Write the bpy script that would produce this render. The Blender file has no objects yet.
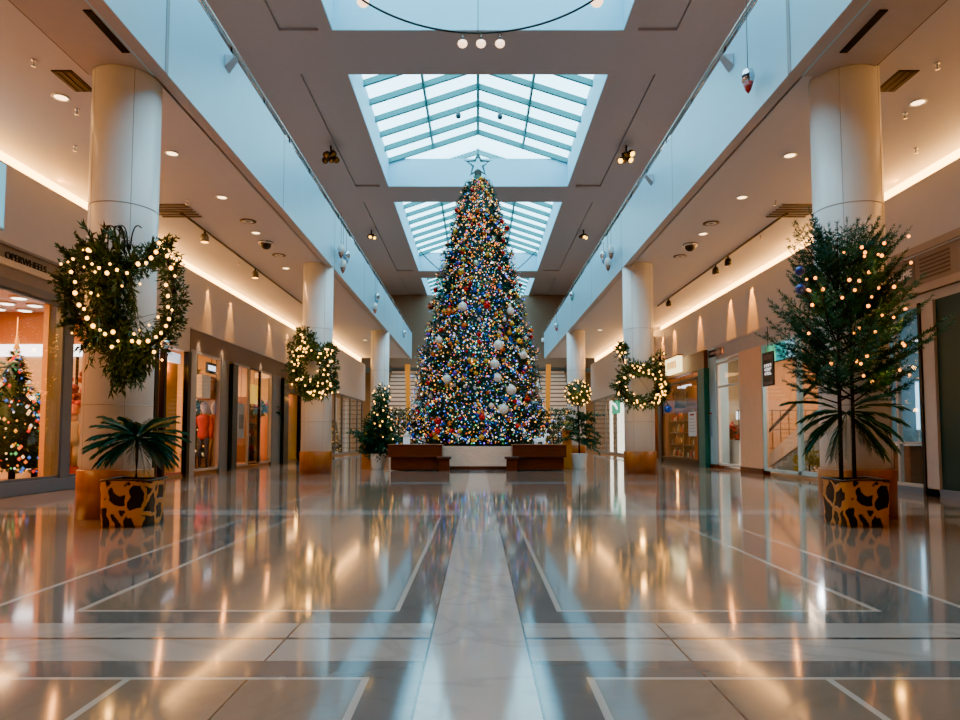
import bpy, math, random
from mathutils import Vector, Matrix
R = random.Random(7)
sc = bpy.context.scene
COL = sc.collection
PI = math.pi

# ------------------------------------------------------------------ camera model (used to survey positions)
F, TH, HC = 660.0, math.atan(0.0574), 0.98
CT, ST = math.cos(TH), math.sin(TH)
def _ray(px, py):
    a = (px - 478.0) / F; b = (398.0 - py) / F
    return (a, CT - b * ST, ST + b * CT)
def at(px, py, Y):
    r = _ray(px, py); t = Y / r[1]
    return Vector((r[0] * t, Y, r[2] * t + HC))
def on_x(px, py, X):
    r = _ray(px, py); t = X / r[0]
    return Vector((X, r[1] * t, r[2] * t + HC))
def on_z(px, py, Z):
    r = _ray(px, py); t = (Z - HC) / r[2]
    return Vector((r[0] * t, r[1] * t, Z))
def yx(px, X):                      # depth at which the plane x = X shows at column px
    return X * F / (px - 478.0)

# ------------------------------------------------------------------ materials
def lin(c):
    if isinstance(c, str):
        c = [int(c[i:i + 2], 16) / 255 for i in (0, 2, 4)]
    return tuple((v / 12.92 if v <= 0.04045 else ((v + 0.055) / 1.055) ** 2.4) for v in c)
MATS = {}
def M(name, col, rough=0.5, metal=0.0, var=0.10, scale=6.0, bump=0.0, emit=None, es=0.0, coat=0.0, stretch=(1, 1, 1), spec=0.5, sample=True):
    if name in MATS: return MATS[name]
    m = bpy.data.materials.new(name); m.use_nodes = True
    nt = m.node_tree; N = nt.nodes; L = nt.links
    b = N['Principled BSDF']
    c = lin(col)
    tc = N.new('ShaderNodeTexCoord'); mp = N.new('ShaderNodeMapping'); mp.inputs['Scale'].default_value = stretch
    nz = N.new('ShaderNodeTexNoise'); nz.inputs['Scale'].default_value = scale; nz.inputs['Detail'].default_value = 4
    L.new(tc.outputs['Object'], mp.inputs['Vector']); L.new(mp.outputs['Vector'], nz.inputs['Vector'])
    mx = N.new('ShaderNodeMix'); mx.data_type = 'RGBA'
    mx.inputs['A'].default_value = (*[max(0, v * (1 - var)) for v in c], 1)
    mx.inputs['B'].default_value = (*[min(1, v * (1 + var)) for v in c], 1)
    L.new(nz.outputs['Fac'], mx.inputs['Factor']); L.new(mx.outputs['Result'], b.inputs['Base Color'])
    b.inputs['Roughness'].default_value = rough; b.inputs['Metallic'].default_value = metal
    b.inputs['Specular IOR Level'].default_value = spec
    b.inputs['Coat Weight'].default_value = coat; b.inputs['Coat Roughness'].default_value = 0.04
    if bump:
        bp = N.new('ShaderNodeBump'); bp.inputs['Strength'].default_value = bump; bp.inputs['Distance'].default_value = 0.02
        L.new(nz.outputs['Fac'], bp.inputs['Height']); L.new(bp.outputs['Normal'], b.inputs['Normal'])
    if emit:
        b.inputs['Emission Color'].default_value = (*lin(emit), 1); b.inputs['Emission Strength'].default_value = es
        if not sample: m.cycles.emission_sampling = 'NONE'
    MATS[name] = m
    return m
def M_wood(name, c1, c2, scale=3.0, rough=0.35, stretch=(6, 6, 0.6), coat=0.2):
    m = M(name, c1, rough, coat=coat)
    N = m.node_tree.nodes; L = m.node_tree.links
    nz = [n for n in N if n.type == 'TEX_NOISE'][0]; mp = [n for n in N if n.type == 'MAPPING'][0]; mx = [n for n in N if n.type == 'MIX'][0]
    mp.inputs['Scale'].default_value = stretch; nz.inputs['Scale'].default_value = scale; nz.inputs['Distortion'].default_value = 1.2
    mx.inputs['A'].default_value = (*lin(c1), 1); mx.inputs['B'].default_value = (*lin(c2), 1)
    return m
def M_stone(name, col, rough=0.08, var=0.12, vein=0.0, spec=0.7):
    m = M(name, col, rough, var=var, scale=1.6, spec=spec, coat=0.6)
    N = m.node_tree.nodes; L = m.node_tree.links
    b = N['Principled BSDF']; mx = [n for n in N if n.type == 'MIX'][0]; tc = [n for n in N if n.type == 'TEX_COORD'][0]
    b.inputs['Coat IOR'].default_value = 1.7; b.inputs['Coat Roughness'].default_value = rough * 0.75
    n2 = N.new('ShaderNodeTexNoise'); n2.inputs['Scale'].default_value = 0.9; n2.inputs['Detail'].default_value = 8; n2.inputs['Distortion'].default_value = 2.0
    L.new(tc.outputs['Object'], n2.inputs['Vector'])
    rp = N.new('ShaderNodeValToRGB'); rp.color_ramp.elements[0].position = 0.46; rp.color_ramp.elements[1].position = 0.5
    rp.color_ramp.elements[0].color = (0, 0, 0, 1); rp.color_ramp.elements[1].color = (1, 1, 1, 1)
    e = rp.color_ramp.elements.new(0.54); e.color = (0, 0, 0, 1)
    L.new(n2.outputs['Fac'], rp.inputs['Fac'])
    sc_ = N.new('ShaderNodeMath'); sc_.operation = 'MULTIPLY'; sc_.inputs[1].default_value = vein
    L.new(rp.outputs['Color'], sc_.inputs[0])
    m2 = N.new('ShaderNodeMix'); m2.data_type = 'RGBA'
    L.new(sc_.outputs[0], m2.inputs['Factor']); L.new(mx.outputs['Result'], m2.inputs['A'])
    m2.inputs['B'].default_value = (*[v * 0.45 for v in lin(col)], 1)
    L.new(m2.outputs['Result'], b.inputs['Base Color'])
    # gentle unevenness of a polished floor
    n3 = N.new('ShaderNodeTexNoise'); n3.inputs['Scale'].default_value = 2.2; n3.inputs['Detail'].default_value = 2
    L.new(tc.outputs['Object'], n3.inputs['Vector'])
    mr = N.new('ShaderNodeMapRange'); mr.inputs['To Min'].default_value = rough * 0.7; mr.inputs['To Max'].default_value = rough * 1.3
    L.new(n3.outputs['Fac'], mr.inputs['Value']); L.new(mr.outputs['Result'], b.inputs['Roughness'])
    return m
def M_glass(name, tint=(1, 1, 1), refl=0.08, rough=0.02):
    m = bpy.data.materials.new(name); m.use_nodes = True
    nt = m.node_tree; N = nt.nodes; L = nt.links; N.clear()
    o = N.new('ShaderNodeOutputMaterial'); mix = N.new('ShaderNodeMixShader')
    t = N.new('ShaderNodeBsdfTransparent'); t.inputs['Color'].default_value = (*tint, 1)
    g = N.new('ShaderNodeBsdfGlossy'); g.inputs['Roughness'].default_value = rough
    lw = N.new('ShaderNodeLayerWeight'); lw.inputs['Blend'].default_value = 0.5
    pw = N.new('ShaderNodeMath'); pw.operation = 'POWER'; pw.inputs[1].default_value = 4.0; L.new(lw.outputs['Facing'], pw.inputs[0])
    ma = N.new('ShaderNodeMath'); ma.operation = 'MULTIPLY_ADD'; ma.inputs[1].default_value = 0.7; ma.inputs[2].default_value = 0.05; L.new(pw.outputs[0], ma.inputs[0])
    nz = N.new('ShaderNodeTexNoise'); nz.inputs['Scale'].default_value = 0.7
    bp = N.new('ShaderNodeBump'); bp.inputs['Strength'].default_value = 0.02; L.new(nz.outputs['Fac'], bp.inputs['Height']); L.new(bp.outputs['Normal'], g.inputs['Normal'])
    mu = N.new('ShaderNodeMath'); mu.operation = 'MULTIPLY'; mu.inputs[1].default_value = refl / 0.08
    L.new(ma.outputs[0], mu.inputs[0]); mu.use_clamp = True
    L.new(mu.outputs[0], mix.inputs[0]); L.new(t.outputs[0], mix.inputs[1]); L.new(g.outputs[0], mix.inputs[2]); L.new(mix.outputs[0], o.inputs[0])
    return m
def M_attr(name, strength, sample=False):
    m = bpy.data.materials.new(name); m.use_nodes = True
    N = m.node_tree.nodes; L = m.node_tree.links; b = N['Principled BSDF']
    a = N.new('ShaderNodeAttribute'); a.attribute_name = 'Col'
    L.new(a.outputs['Color'], b.inputs['Base Color']); L.new(a.outputs['Color'], b.inputs['Emission Color'])
    b.inputs['Emission Strength'].default_value = strength; b.inputs['Roughness'].default_value = 0.2
    if not sample: m.cycles.emission_sampling = 'NONE'
    return m
def M_pot():
    m = M('carved_wood_black_openings', 'b97a34', 0.4)
    N = m.node_tree.nodes; L = m.node_tree.links; b = N['Principled BSDF']; mx = [n for n in N if n.type == 'MIX'][0]
    tc = [n for n in N if n.type == 'TEX_COORD'][0]
    mp = N.new('ShaderNodeMapping'); mp.inputs['Scale'].default_value = (1, 1, 0.62); mp.inputs['Rotation'].default_value = (0.2, 0.25, 0)
    nz = N.new('ShaderNodeTexNoise'); nz.inputs['Scale'].default_value = 5.0
    ad = N.new('ShaderNodeVectorMath'); ad.operation = 'ADD'; sx = N.new('ShaderNodeVectorMath'); sx.operation = 'SCALE'; sx.inputs['Scale'].default_value = 0.16
    L.new(tc.outputs['Object'], nz.inputs['Vector']); L.new(nz.outputs['Color'], sx.inputs[0]); L.new(tc.outputs['Object'], ad.inputs[0]); L.new(sx.outputs[0], ad.inputs[1])
    L.new(ad.outputs[0], mp.inputs['Vector'])
    vo = N.new('ShaderNodeTexVoronoi'); vo.feature = 'DISTANCE_TO_EDGE'; vo.inputs['Scale'].default_value = 6.5
    L.new(mp.outputs['Vector'], vo.inputs['Vector'])
    rp = N.new('ShaderNodeValToRGB'); rp.color_ramp.elements[0].position = 0.09; rp.color_ramp.elements[0].color = (0, 0, 0, 1)
    rp.color_ramp.elements[1].position = 0.12; rp.color_ramp.elements[1].color = (1, 1, 1, 1)
    L.new(vo.outputs['Distance'], rp.inputs['Fac'])
    m2 = N.new('ShaderNodeMix'); m2.data_type = 'RGBA'
    L.new(rp.outputs['Color'], m2.inputs['Factor']); L.new(mx.outputs['Result'], m2.inputs['A']); m2.inputs['B'].default_value = (0.006, 0.005, 0.004, 1)
    L.new(m2.outputs['Result'], b.inputs['Base Color'])
    bp = N.new('ShaderNodeBump'); bp.invert = True; bp.inputs['Strength'].default_value = 0.8; bp.inputs['Distance'].default_value = 0.03
    L.new(rp.outputs['Color'], bp.inputs['Height']); L.new(bp.outputs['Normal'], b.inputs['Normal'])
    return m

# ------------------------------------------------------------------ mesh builder
class MB:
    def __init__(s): s.v = []; s.f = []; s.mi = []; s.m = 0; s.col = []; s.sm = []
    def add(s, vs, fs, smooth=False, col=None):
        o = len(s.v); s.v.extend([tuple(p) for p in vs])
        for f in fs:
            s.f.append(tuple(i + o for i in f)); s.mi.append(s.m); s.sm.append(smooth); s.col.append(col)
        return s
    def box(s, x0, x1, y0, y1, z0, z1):
        x0, x1 = min(x0, x1), max(x0, x1); y0, y1 = min(y0, y1), max(y0, y1); z0, z1 = min(z0, z1), max(z0, z1)
        return s.add([(x0, y0, z0), (x1, y0, z0), (x1, y1, z0), (x0, y1, z0), (x0, y0, z1), (x1, y0, z1), (x1, y1, z1), (x0, y1, z1)],
                     [(0, 3, 2, 1), (4, 5, 6, 7), (0, 1, 5, 4), (1, 2, 6, 5), (2, 3, 7, 6), (3, 0, 4, 7)])
    def quad(s, a, b, c, d): return s.add([a, b, c, d], [(0, 1, 2, 3)])
    def tri(s, a, b, c): return s.add([a, b, c], [(0, 1, 2)])
    def tube(s, pts, r, n=6, closed=False, cap=True):
        pts = [Vector(p) for p in pts]; k = len(pts); rings = []
        rs = r if isinstance(r, (list, tuple)) else [r] * k
        up = Vector((0, 0, 1)); vs = []
        for i, p in enumerate(pts):
            a = pts[(i - 1) % k] if (closed or i > 0) else pts[i]; b = pts[(i + 1) % k] if (closed or i < k - 1) else pts[i]
            t = (b - a); t = t.normalized() if t.length > 1e-9 else Vector((0, 0, 1))
            u = t.cross(up)
            if u.length < 1e-3: u = t.cross(Vector((1, 0, 0)))
            u.normalize(); w = u.cross(t)
            for j in range(n):
                q = 2 * PI * j / n
                vs.append(p + (u * math.cos(q) + w * math.sin(q)) * rs[i])
        fs = []
        for i in range(k if closed else k - 1):
            i2 = (i + 1) % k
            for j in range(n):
                j2 = (j + 1) % n
                fs.append((i * n + j, i * n + j2, i2 * n + j2, i2 * n + j))
        if cap and not closed:
            fs.append(tuple(range(n))[::-1]); fs.append(tuple((k - 1) * n + j for j in range(n)))
        return s.add(vs, fs, smooth=True)
    def lathe(s, prof, n=24, c=(0, 0, 0), ax=None, smooth=True):   # prof: [(r, z)]
        rot = Matrix.Identity(3) if ax is None else Vector((0, 0, 1)).rotation_difference(Vector(ax)).to_matrix()
        c = Vector(c); vs = []; fs = []
        for r, z in prof:
            for j in range(n):
                q = 2 * PI * j / n
                vs.append(c + rot @ Vector((max(r, 1e-4) * math.cos(q), max(r, 1e-4) * math.sin(q), z)))
        for i in range(len(prof) - 1):
            for j in range(n):
                j2 = (j + 1) % n
                fs.append((i * n + j, i * n + j2, (i + 1) * n + j2, (i + 1) * n + j))
        fs.append(tuple(range(n))[::-1]); fs.append(tuple((len(prof) - 1) * n + j for j in range(n)))
        return s.add(vs, fs, smooth=smooth)
    def ball(s, c, r, n=10, m=6, sz=1.0):
        return s.lathe([(r * math.sin(PI * i / m), -r * sz * math.cos(PI * i / m)) for i in range(m + 1)], n, c)
    def octa(s, c, r, col=None):
        x, y, z = c
        return s.add([(x + r, y, z), (x - r, y, z), (x, y + r, z), (x, y - r, z), (x, y, z + r), (x, y, z - r)],
                     [(0, 2, 4), (2, 1, 4), (1, 3, 4), (3, 0, 4), (2, 0, 5), (1, 2, 5), (3, 1, 5), (0, 3, 5)], col=col)
    def build(s, name, mats, parent=None, bevel=0.0, seg=2):
        me = bpy.data.meshes.new(name); me.from_pydata(s.v, [], s.f)
        for mt in (mats if isinstance(mats, (list, tuple)) else [mats]): me.materials.append(mt)
        me.polygons.foreach_set('material_index', s.mi); me.polygons.foreach_set('use_smooth', s.sm)
        if any(c is not None for c in s.col):
            at_ = me.color_attributes.new('Col', 'FLOAT_COLOR', 'CORNER'); arr = []
            for f, c in zip(s.f, s.col): arr.extend((list(c or (1, 1, 1)) + [1.0]) * len(f))
            at_.data.foreach_set('color', arr)
        me.update()
        o = bpy.data.objects.new(name, me); COL.objects.link(o)
        if parent: o.parent = parent
        if bevel:
            b = o.modifiers.new('edge', 'BEVEL'); b.width = bevel; b.segments = seg; b.limit_method = 'ANGLE'
        return o
def tag(o, label=None, cat=None, group=None, kind=None):
    if label: o['label'] = label
    if cat: o['category'] = cat
    if group: o['group'] = group
    if kind: o['kind'] = kind
    return o
def thing(name, label, cat, loc=(0, 0, 0), group=None, kind=None, rz=0.0):
    o = bpy.data.objects.new(name, None); COL.objects.link(o); o.location = loc; o.rotation_euler.z = rz
    o.empty_display_size = 0.1
    return tag(o, label, cat, group, kind)
def dup(root, loc, rz=None, label=None, group=None):
    r = root.copy(); COL.objects.link(r); r.location = loc
    if rz is not None: r.rotation_euler.z = rz
    if label: r['label'] = label
    if group: r['group'] = group
    for ch in list(root.children):
        c = ch.copy(); COL.objects.link(c); c.parent = r
        for g in list(ch.children):
            d = g.copy(); COL.objects.link(d); d.parent = c
    return r
def struct(name, mb, m, label=None, cat=None, parent=None, bevel=0.0):
    o = mb.build(name, m, parent, bevel)
    if parent is None: tag(o, label, cat, None, 'structure')
    return o
def light(kind, loc, energy, col, size=0.3, rot=None, sy=None, spot=None, blend=0.6, spread=None, target=None):
    d = bpy.data.lights.new('lamp', kind); d.energy = energy; d.color = lin(col)
    if kind == 'AREA':
        d.size = size
        if sy: d.shape = 'RECTANGLE'; d.size_y = sy
        if spread: d.spread = spread
    else: d.shadow_soft_size = size
    if kind == 'SPOT': d.spot_size = spot; d.spot_blend = blend
    o = bpy.data.objects.new('lamp', d); COL.objects.link(o); o.location = loc
    if target is not None: o.rotation_euler = (Vector(target) - Vector(loc)).to_track_quat('-Z', 'Y').to_euler()
    elif rot: o.rotation_euler = rot
    return o
def text(name, body, size, m, parent, M4, ext=0.004):
    cu = bpy.data.curves.new(name, 'FONT'); cu.body = body; cu.size = size; cu.extrude = ext; cu.align_x = 'CENTER'; cu.align_y = 'CENTER'
    t_ = bpy.data.objects.new(name, cu); COL.objects.link(t_); bpy.context.view_layer.update()
    me = bpy.data.meshes.new_from_object(t_.evaluated_get(bpy.context.evaluated_depsgraph_get())); me.name = name
    bpy.data.objects.remove(t_); me.materials.clear(); me.materials.append(m)
    o = bpy.data.objects.new(name, me); COL.objects.link(o); o.parent = parent
    o.matrix_local = Matrix.Translation(-Vector(parent.location)) @ M4
    return o
def wall_text_matrix(loc, side):    # text on a wall facing the hall: left wall faces +X, right wall faces -X
    if side == 'L': rot = Matrix(((0, 0, 1), (1, 0, 0), (0, 1, 0)))
    elif side == 'R': rot = Matrix(((0, 0, -1), (-1, 0, 0), (0, 1, 0)))
    else: rot = Matrix(((1, 0, 0), (0, 0, -1), (0, 1, 0)))
    return Matrix.Translation(Vector(loc)) @ rot.to_4x4()

# ------------------------------------------------------------------ palette
white = M('white_plaster', 'e3e2df', 0.45, var=0.04)
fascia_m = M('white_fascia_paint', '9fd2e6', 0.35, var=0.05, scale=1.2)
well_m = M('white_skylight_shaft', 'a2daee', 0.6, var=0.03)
ceil_m = M('warm_grey_ceiling', '9f9a9b', 0.6, var=0.05)
soff_m = M('off_white_soffit', 'c6c4c8', 0.55, var=0.04)
panel_m = M('pale_wall_panel', 'c4bfc0', 0.45, var=0.04)
groove_m = M('dark_joint', '54483f', 0.6)
colm = M('white_column_paint', 'dedcd9', 0.32, var=0.03)
wood_m = M_wood('orange_wood_cladding', 'a65f22', '6d3a12', scale=2.0)
bench_m = M_wood('red_brown_wood', '6a3216', '38170a', scale=3.0, stretch=(0.8, 8, 8))
marble_m = M('beige_marble', 'ecc3ab', 0.25, var=0.25, scale=9, stretch=(1, 1, 5))
rail_m = M('brushed_steel', 'b9b6b2', 0.25, metal=1.0)
dark_metal = M('dark_metal', '2b2724', 0.35, metal=0.8)
black_m = M('black_plastic', '141313', 0.4)
teal_m = M('teal_grey_steel', '1f7f80', 0.5, metal=0.0)
glass_m = M_glass('shop_glass', (0.97, 0.985, 0.98), 0.045)
sky_glass = M_glass('skylight_glass', (0.92, 0.98, 1.0), 0.05)
needle_m = M('dark_fir_needles', '1d5646', 0.55, var=0.5, scale=14)
tree_m = M('giant_tree_needles', '103a2c', 0.6, var=0.5, scale=6)
olive_m = M('dark_olive_leaves', '31502f', 0.5, var=0.5, scale=20)
palm_m = M('deep_green_palm_leaves', '16503f', 0.4, var=0.4, scale=10)
bark_m = M('brown_bark', '2d1f16', 0.8, bump=0.6, scale=30)
bulb_m = M('warm_bulb_glass', 'ffd58a', 0.3, emit='ffac3c', es=9.0, sample=False)
cove_m = M('warm_cove_strip', 'ffd9a0', 0.5, emit='ffb860', es=14.0)
down_m = M('warm_downlight_lens', 'ffe3b0', 0.4, emit='ffcf96', es=6.0, sample=False)
gold_m = M('gold_metal', 'b98328', 0.25, metal=1.0)
amber_m = M('amber_panel', 'b97a20', 0.35, var=0.3, scale=2)
grey_frame = M('grey_aluminium', '9b9690', 0.35, metal=0.4)
blue_sill = M('blue_grey_stone_sill', '5f6b77', 0.3)
pot_m = M_pot()
soil_m = M('dark_soil', '1c140e', 0.9, bump=0.8, scale=40)
wpot_m = M('white_glazed_pot', 'e6e6e4', 0.25)

# ------------------------------------------------------------------ floor: one slab, stone inlays laid as cells
FLOOR = [M_stone('beige_grey_slab', '8d7a6b', 0.095, 0.18, 0.15), M_stone('pale_marble_strip', 'c4c1bd', 0.085, 0.12, 0.25),
         M_stone('slate_grey_band', '6f6e6d', 0.085, 0.2, 0.15), M_stone('white_inlay_line', 'c4bab0', 0.1, 0.05), M_stone('dark_inlay_line', '3a3838', 0.12, 0.1),
         M_stone('light_cross_band', 'b0aba6', 0.09, 0.12, 0.25)]
JX = [0.225, 0.235, 0.44, 0.47, 0.925, 0.935, 1.40, 1.43, 2.22, 2.26, 2.75, 2.79, 3.4, 3.44, 5.3, 5.34, 6.2, 6.24, 12.6]
xs = sorted([-v for v in JX] + JX)
rows = []       # (y0, y1, kind)
def panel_period(y):
    return [(y, y + 0.03, 'line'), (y + 0.03, y + 4.22, 'panel'), (y + 4.22, y + 4.25, 'line'), (y + 4.25, y + 4.5, 'grey'), (y + 4.5, y + 4.8, 'light'), (y + 4.8, y + 4.83, 'dark'), (y + 4.83, y + 5.08, 'light'), (y + 5.08, y + 5.3, 'grey')]
rows += [(-8, 2.72, 'near'), (2.72, 2.745, 'nline'), (2.745, 2.94, 'grey'), (2.94, 3.245, 'light'), (3.245, 3.275, 'dark'), (3.275, 3.52, 'light'), (3.52, 3.75, 'grey')]
y = 3.75
while y < 58:
    rows += panel_period(y); y += 5.3
mb = MB()
for (y0, y1, kind) in rows:
    for x0, x1 in zip(xs[:-1], xs[1:]):
        a = abs((x0 + x1) / 2)
        if a < 0.225: k = 1
        elif a < 0.235: k = 4
        elif kind == 'light': k = 5 if not (0.925 < a < 0.935) else 4
        elif kind == 'dark': k = 4
        elif kind == 'grey': k = 2 if not (0.925 < a < 0.935) else 4
        elif a < 0.44: k = 2
        elif kind == 'nline': k = 3
        elif kind == 'near': k = 3 if (a < 0.47 or 1.40 < a < 1.43 or 3.4 < a < 3.44) else 4 if 0.925 < a < 0.935 else 0
        elif kind == 'line': k = 3 if (a < 2.26 or 2.75 < a < 5.34) else 2
        else:
            k = 3 if (a < 0.47 or 2.22 < a < 2.26 or 2.75 < a < 2.79 or 5.3 < a < 5.34) else 2 if 2.26 < a < 2.75 else 5 if 5.34 < a < 6.2 else 0
        mb.m = k
        mb.quad((x0, y0, 0), (x1, y0, 0), (x1, y1, 0), (x0, y1, 0))
struct('floor', mb, FLOOR, 'polished stone floor with pale central strip and white inlay lines', 'floor')

# ------------------------------------------------------------------ outer shell
brownwall = M('warm_brown_wall', '8d7668', 0.6)
for nm, b in (('wall_left', (-12.8, -12.6, -8, 58.2, -0.1, 12.4)), ('wall_right', (12.6, 12.8, -8, 58.2, -0.1, 12.4)), ('wall_back', (-12.8, 12.8, 57, 57.2, -0.1, 12.4)), ('wall_front', (-12.8, 12.8, -8.2, -8, -0.1, 12.4))):
    struct(nm, MB().box(*b), brownwall, 'plain enclosing wall of the mall hall', 'wall')

# atrium ceiling z = 11 with four rooflight shafts
ZC, ZE, ZR = 11.0, 12.15, 13.35
SKY = [(3.0, 15.8), (17.78, 26.05), (27.8, 39.7), (41.45, 56.5)]
SW = 3.62
mb = MB()
edges = [-8.0] + [v for s in SKY for v in s] + [57.0]
for i in range(0, len(edges), 2):                      # cross strips between the shafts
    mb.box(-12.6, 12.6, edges[i], edges[i + 1], ZC, ZE)
for (a, b) in SKY:
    for s in (-1, 1):
        mb.box(s * SW, s * 3.95, a, b, ZC, ZE); mb.box(s * 4.93, s * 12.6, a, b, ZC, ZE)
        mb.box(s * 3.95, s * 4.93, a, b, ZC + 0.07, ZE)
struct('ceiling', mb, ceil_m, 'warm grey upper ceiling with recessed panels beside the rooflights', 'ceiling')
mb = MB()
for s in (-1, 1): mb.box(s * 8.8, s * 9.0, -8, 57, 5.8, ZC)
struct('wall_upper', mb, M('upper_floor_wall', '8a6a52', 0.6), 'upper floor shop wall behind the parapet', 'wall')
for n, (a, b) in enumerate(SKY):
    mb = MB(); t = 0.02
    mb.box(-SW, -SW + t, a, b, ZC + 0.005, ZE); mb.box(SW - t, SW, a, b, ZC + 0.005, ZE)
    mb.box(-SW, SW, a, a + t, ZC + 0.005, ZE); mb.box(-SW, SW, b - t, b, ZC + 0.005, ZE)
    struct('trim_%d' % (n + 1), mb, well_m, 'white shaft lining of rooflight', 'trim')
    w = thing('window_%d' % (n + 1), ['rooflight above the hanging ring', 'glazed gable rooflight in front of the tree star', 'glazed gable rooflight behind the tree top', 'rooflight at the far end of the hall'][n], 'window', (0, 0, 0), None, 'structure')
    g = MB()
    for s in (-1, 1): g.quad((s * SW, a, ZE + 0.06), (0, a, ZR + 0.06), (0, b, ZR + 0.06), (s * SW, b, ZE + 0.06))
    for yy in (a, b): g.tri((-SW, yy, ZE), (SW, yy, ZE), (0, yy, ZR))
    g.build('glass_pane', sky_glass, w)
    k = max(3, round((b - a) / 1.18))
    for i in range(k + 1):
        yy = a + (b - a) * i / k; yy = min(max(yy, a + 0.07), b - 0.07)
        r = MB(); h = 0.05
        for s in (-1, 1):
            vs = [(s * SW, yy - h, ZE - 0.02), (s * SW, yy + h, ZE - 0.02), (0, yy + h, ZR - 0.02), (0, yy - h, ZR - 0.02)]
            vs += [(x, q, z - 0.2) for x, q, z in vs]
            r.add(vs, [(3, 2, 1, 0), (4, 5, 6, 7), (1, 5, 4, 0), (2, 6, 5, 1), (3, 7, 6, 2), (0, 4, 7, 3)])
        r.build('rafter', teal_m, w)
    MB().box(-0.05, 0.05, a, b, ZR - 0.22, ZR + 0.0).build('ridge_bar', teal_m, w)
    for s in (-1, 1):
        zz = (ZE + ZR) / 2
        MB().box(s * SW / 2 - 0.035, s * SW / 2 + 0.035, a, b, zz - 0.22, zz - 0.02).build('purlin', teal_m, w)

# ------------------------------------------------------------------ mezzanine: parapet fascia, soffit, upper slab
ZS = 5.54
XF = 3.88
YM = 38.5
for s, side in ((-1, 'left'), (1, 'right')):
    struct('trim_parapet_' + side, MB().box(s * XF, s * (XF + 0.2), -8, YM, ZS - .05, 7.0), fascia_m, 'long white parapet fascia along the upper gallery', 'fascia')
    j = MB().box(s * (XF - 0.006), s * (XF + 0.01), 7.93, 8.01, ZS - .05, 7.0)
    for yy in (12.9, 17.6, 22.3, 27, 31.7, 36.4): j.box(s * (XF - 0.003), s * (XF + 0.01), yy, yy + 0.015, ZS - .05, 7.0)
    struct('trim_joint_' + side, j, M('grey_joint_strip', '8b969e', 0.5), 'thin vertical joints on the parapet fascia', 'trim')
    mb = MB().box(s * (XF + 0.2), s * 12.6, -8, YM, ZS, 5.95)
    struct('ceiling_' + side, mb, soff_m, 'off-white soffit over the shop walkway', 'ceiling')
    mb = MB().box(s * (XF + 0.2), s * 4.86, -8, 8.05, ZS - .05, ZS - 0.001); mb.box(s * (XF + 0.2), s * 4.05, 8.05, YM, ZS - .05, ZS - 0.001); mb.box(s * (XF + .001), s * 4.05, -8, YM, ZS - .056, ZS - .0505)
    struct('trim_soffit_' + side, mb, M('soffit_edge', 'b0a7a5', 0.5), 'dropped soffit edge beside the columns', 'trim')
    mb = MB().box(s * 4.86, s * 4.9, -8, 8.05, ZS - .025, ZS - 0.001); mb.box(s * 4.05, s * 4.075, 8.05, YM, ZS - .025, ZS - 0.001)
    struct('trim_groove_' + side, mb, groove_m, 'dark shadow groove in the soffit', 'trim')
    h = thing('handrail', 'slim steel handrail on top of the %s parapet' % ('left-hand' if s < 0 else 'right-hand'), 'handrail', (s * (XF + 0.02), -2, 7.0), 'parapet handrails')
    MB().tube([(0, -6, 0.14), (0, YM + 2, 0.14)], 0.036, 8).build('rail', rail_m, h)
    MB().tube([(s * 0.05, -6, 0.07), (s * 0.05, YM + 2, 0.07)], 0.03, 6).build('rail', dark_metal, h)
    MB().box(-0.006, 0.006, -6, YM + 2, -0.005, 0.12).build('glass_strip', glass_m, h)
    for i in range(28): MB().box(-0.012, 0.02, -5.5 + i * 1.6, -5.47 + i * 1.6, -0.005, 0.13).build('post', dark_metal, h)
# end of the void
struct('wall_end', MB().box(-12.6, 12.6, 46.5, 46.7, 5.8, ZC), M('far_end_wall', '8b6f58', 0.6), 'far upper wall of the gallery', 'wall')

# shop wall: panel with cove above
XP = 7.4
for s, side in ((-1, 'left'), (1, 'right')):
    zb0, zb1 = 4.02, 3.68
    mb = MB().box(s * XP, s * (XP + 0.12), -8, 14.0, zb0, 5.25); mb.box(s * XP, s * (XP + 0.12), 14.0, 27.5, zb1, 5.25); mb.box(s * 6.6, s * 6.72, 27.5, YM, zb1, 5.14); mb.box(s * 6.6, s * (XP + .12), 27.4, 27.5, zb1, 5.14)
    struct('wall_panel_' + side, mb, panel_m, 'pale upper wall panel under the glowing cove', 'wall')
    mb = MB().box(s * (XP + 0.24), s * (XP + 0.26), -8, 27.4, 5.22, ZS - 0.005); mb.box(s * 6.86, s * 6.88, 27.5, YM, 5.12, ZS - 0.005)
    o = struct('trim_cove_' + side, mb, cove_m, 'continuous warm cove light strip', 'cove')
    mb = MB().box(s * (XP + 0.27), s * 12.6, -8, YM, 5.12, ZS - 0.001)
    struct('trim_void_' + side, mb, soff_m, 'closing board behind the cove', 'trim')
    for i in range(9):
        light('AREA', (s * (XP + 0.1), -4 + i * 3.9, 5.36), 40, 'ff9f48', 0.1, sy=3.8, target=(s * (XP - 3.2), -4 + i * 3.9, 5.75))

bpn = thing('cyan_light_patch', 'glowing pale blue sheet imitating a patch of light on the upper wall, heart wreath side', 'panel', (-XP + .02, 9.2, 4.2))  # added sheet; its glow stands in for a bright cyan patch of light
MB().box(-.015, .015, -1.4, .88, 0, 1.0).build('sheet', M('cyan_patch_glow', '8fd0e8', .4, emit='5cc0e4', es=1.0, sample=False), bpn); MB().box(-.02, .02, -1.42, .9, -.03, 0).build('edge', fascia_m, bpn)

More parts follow.
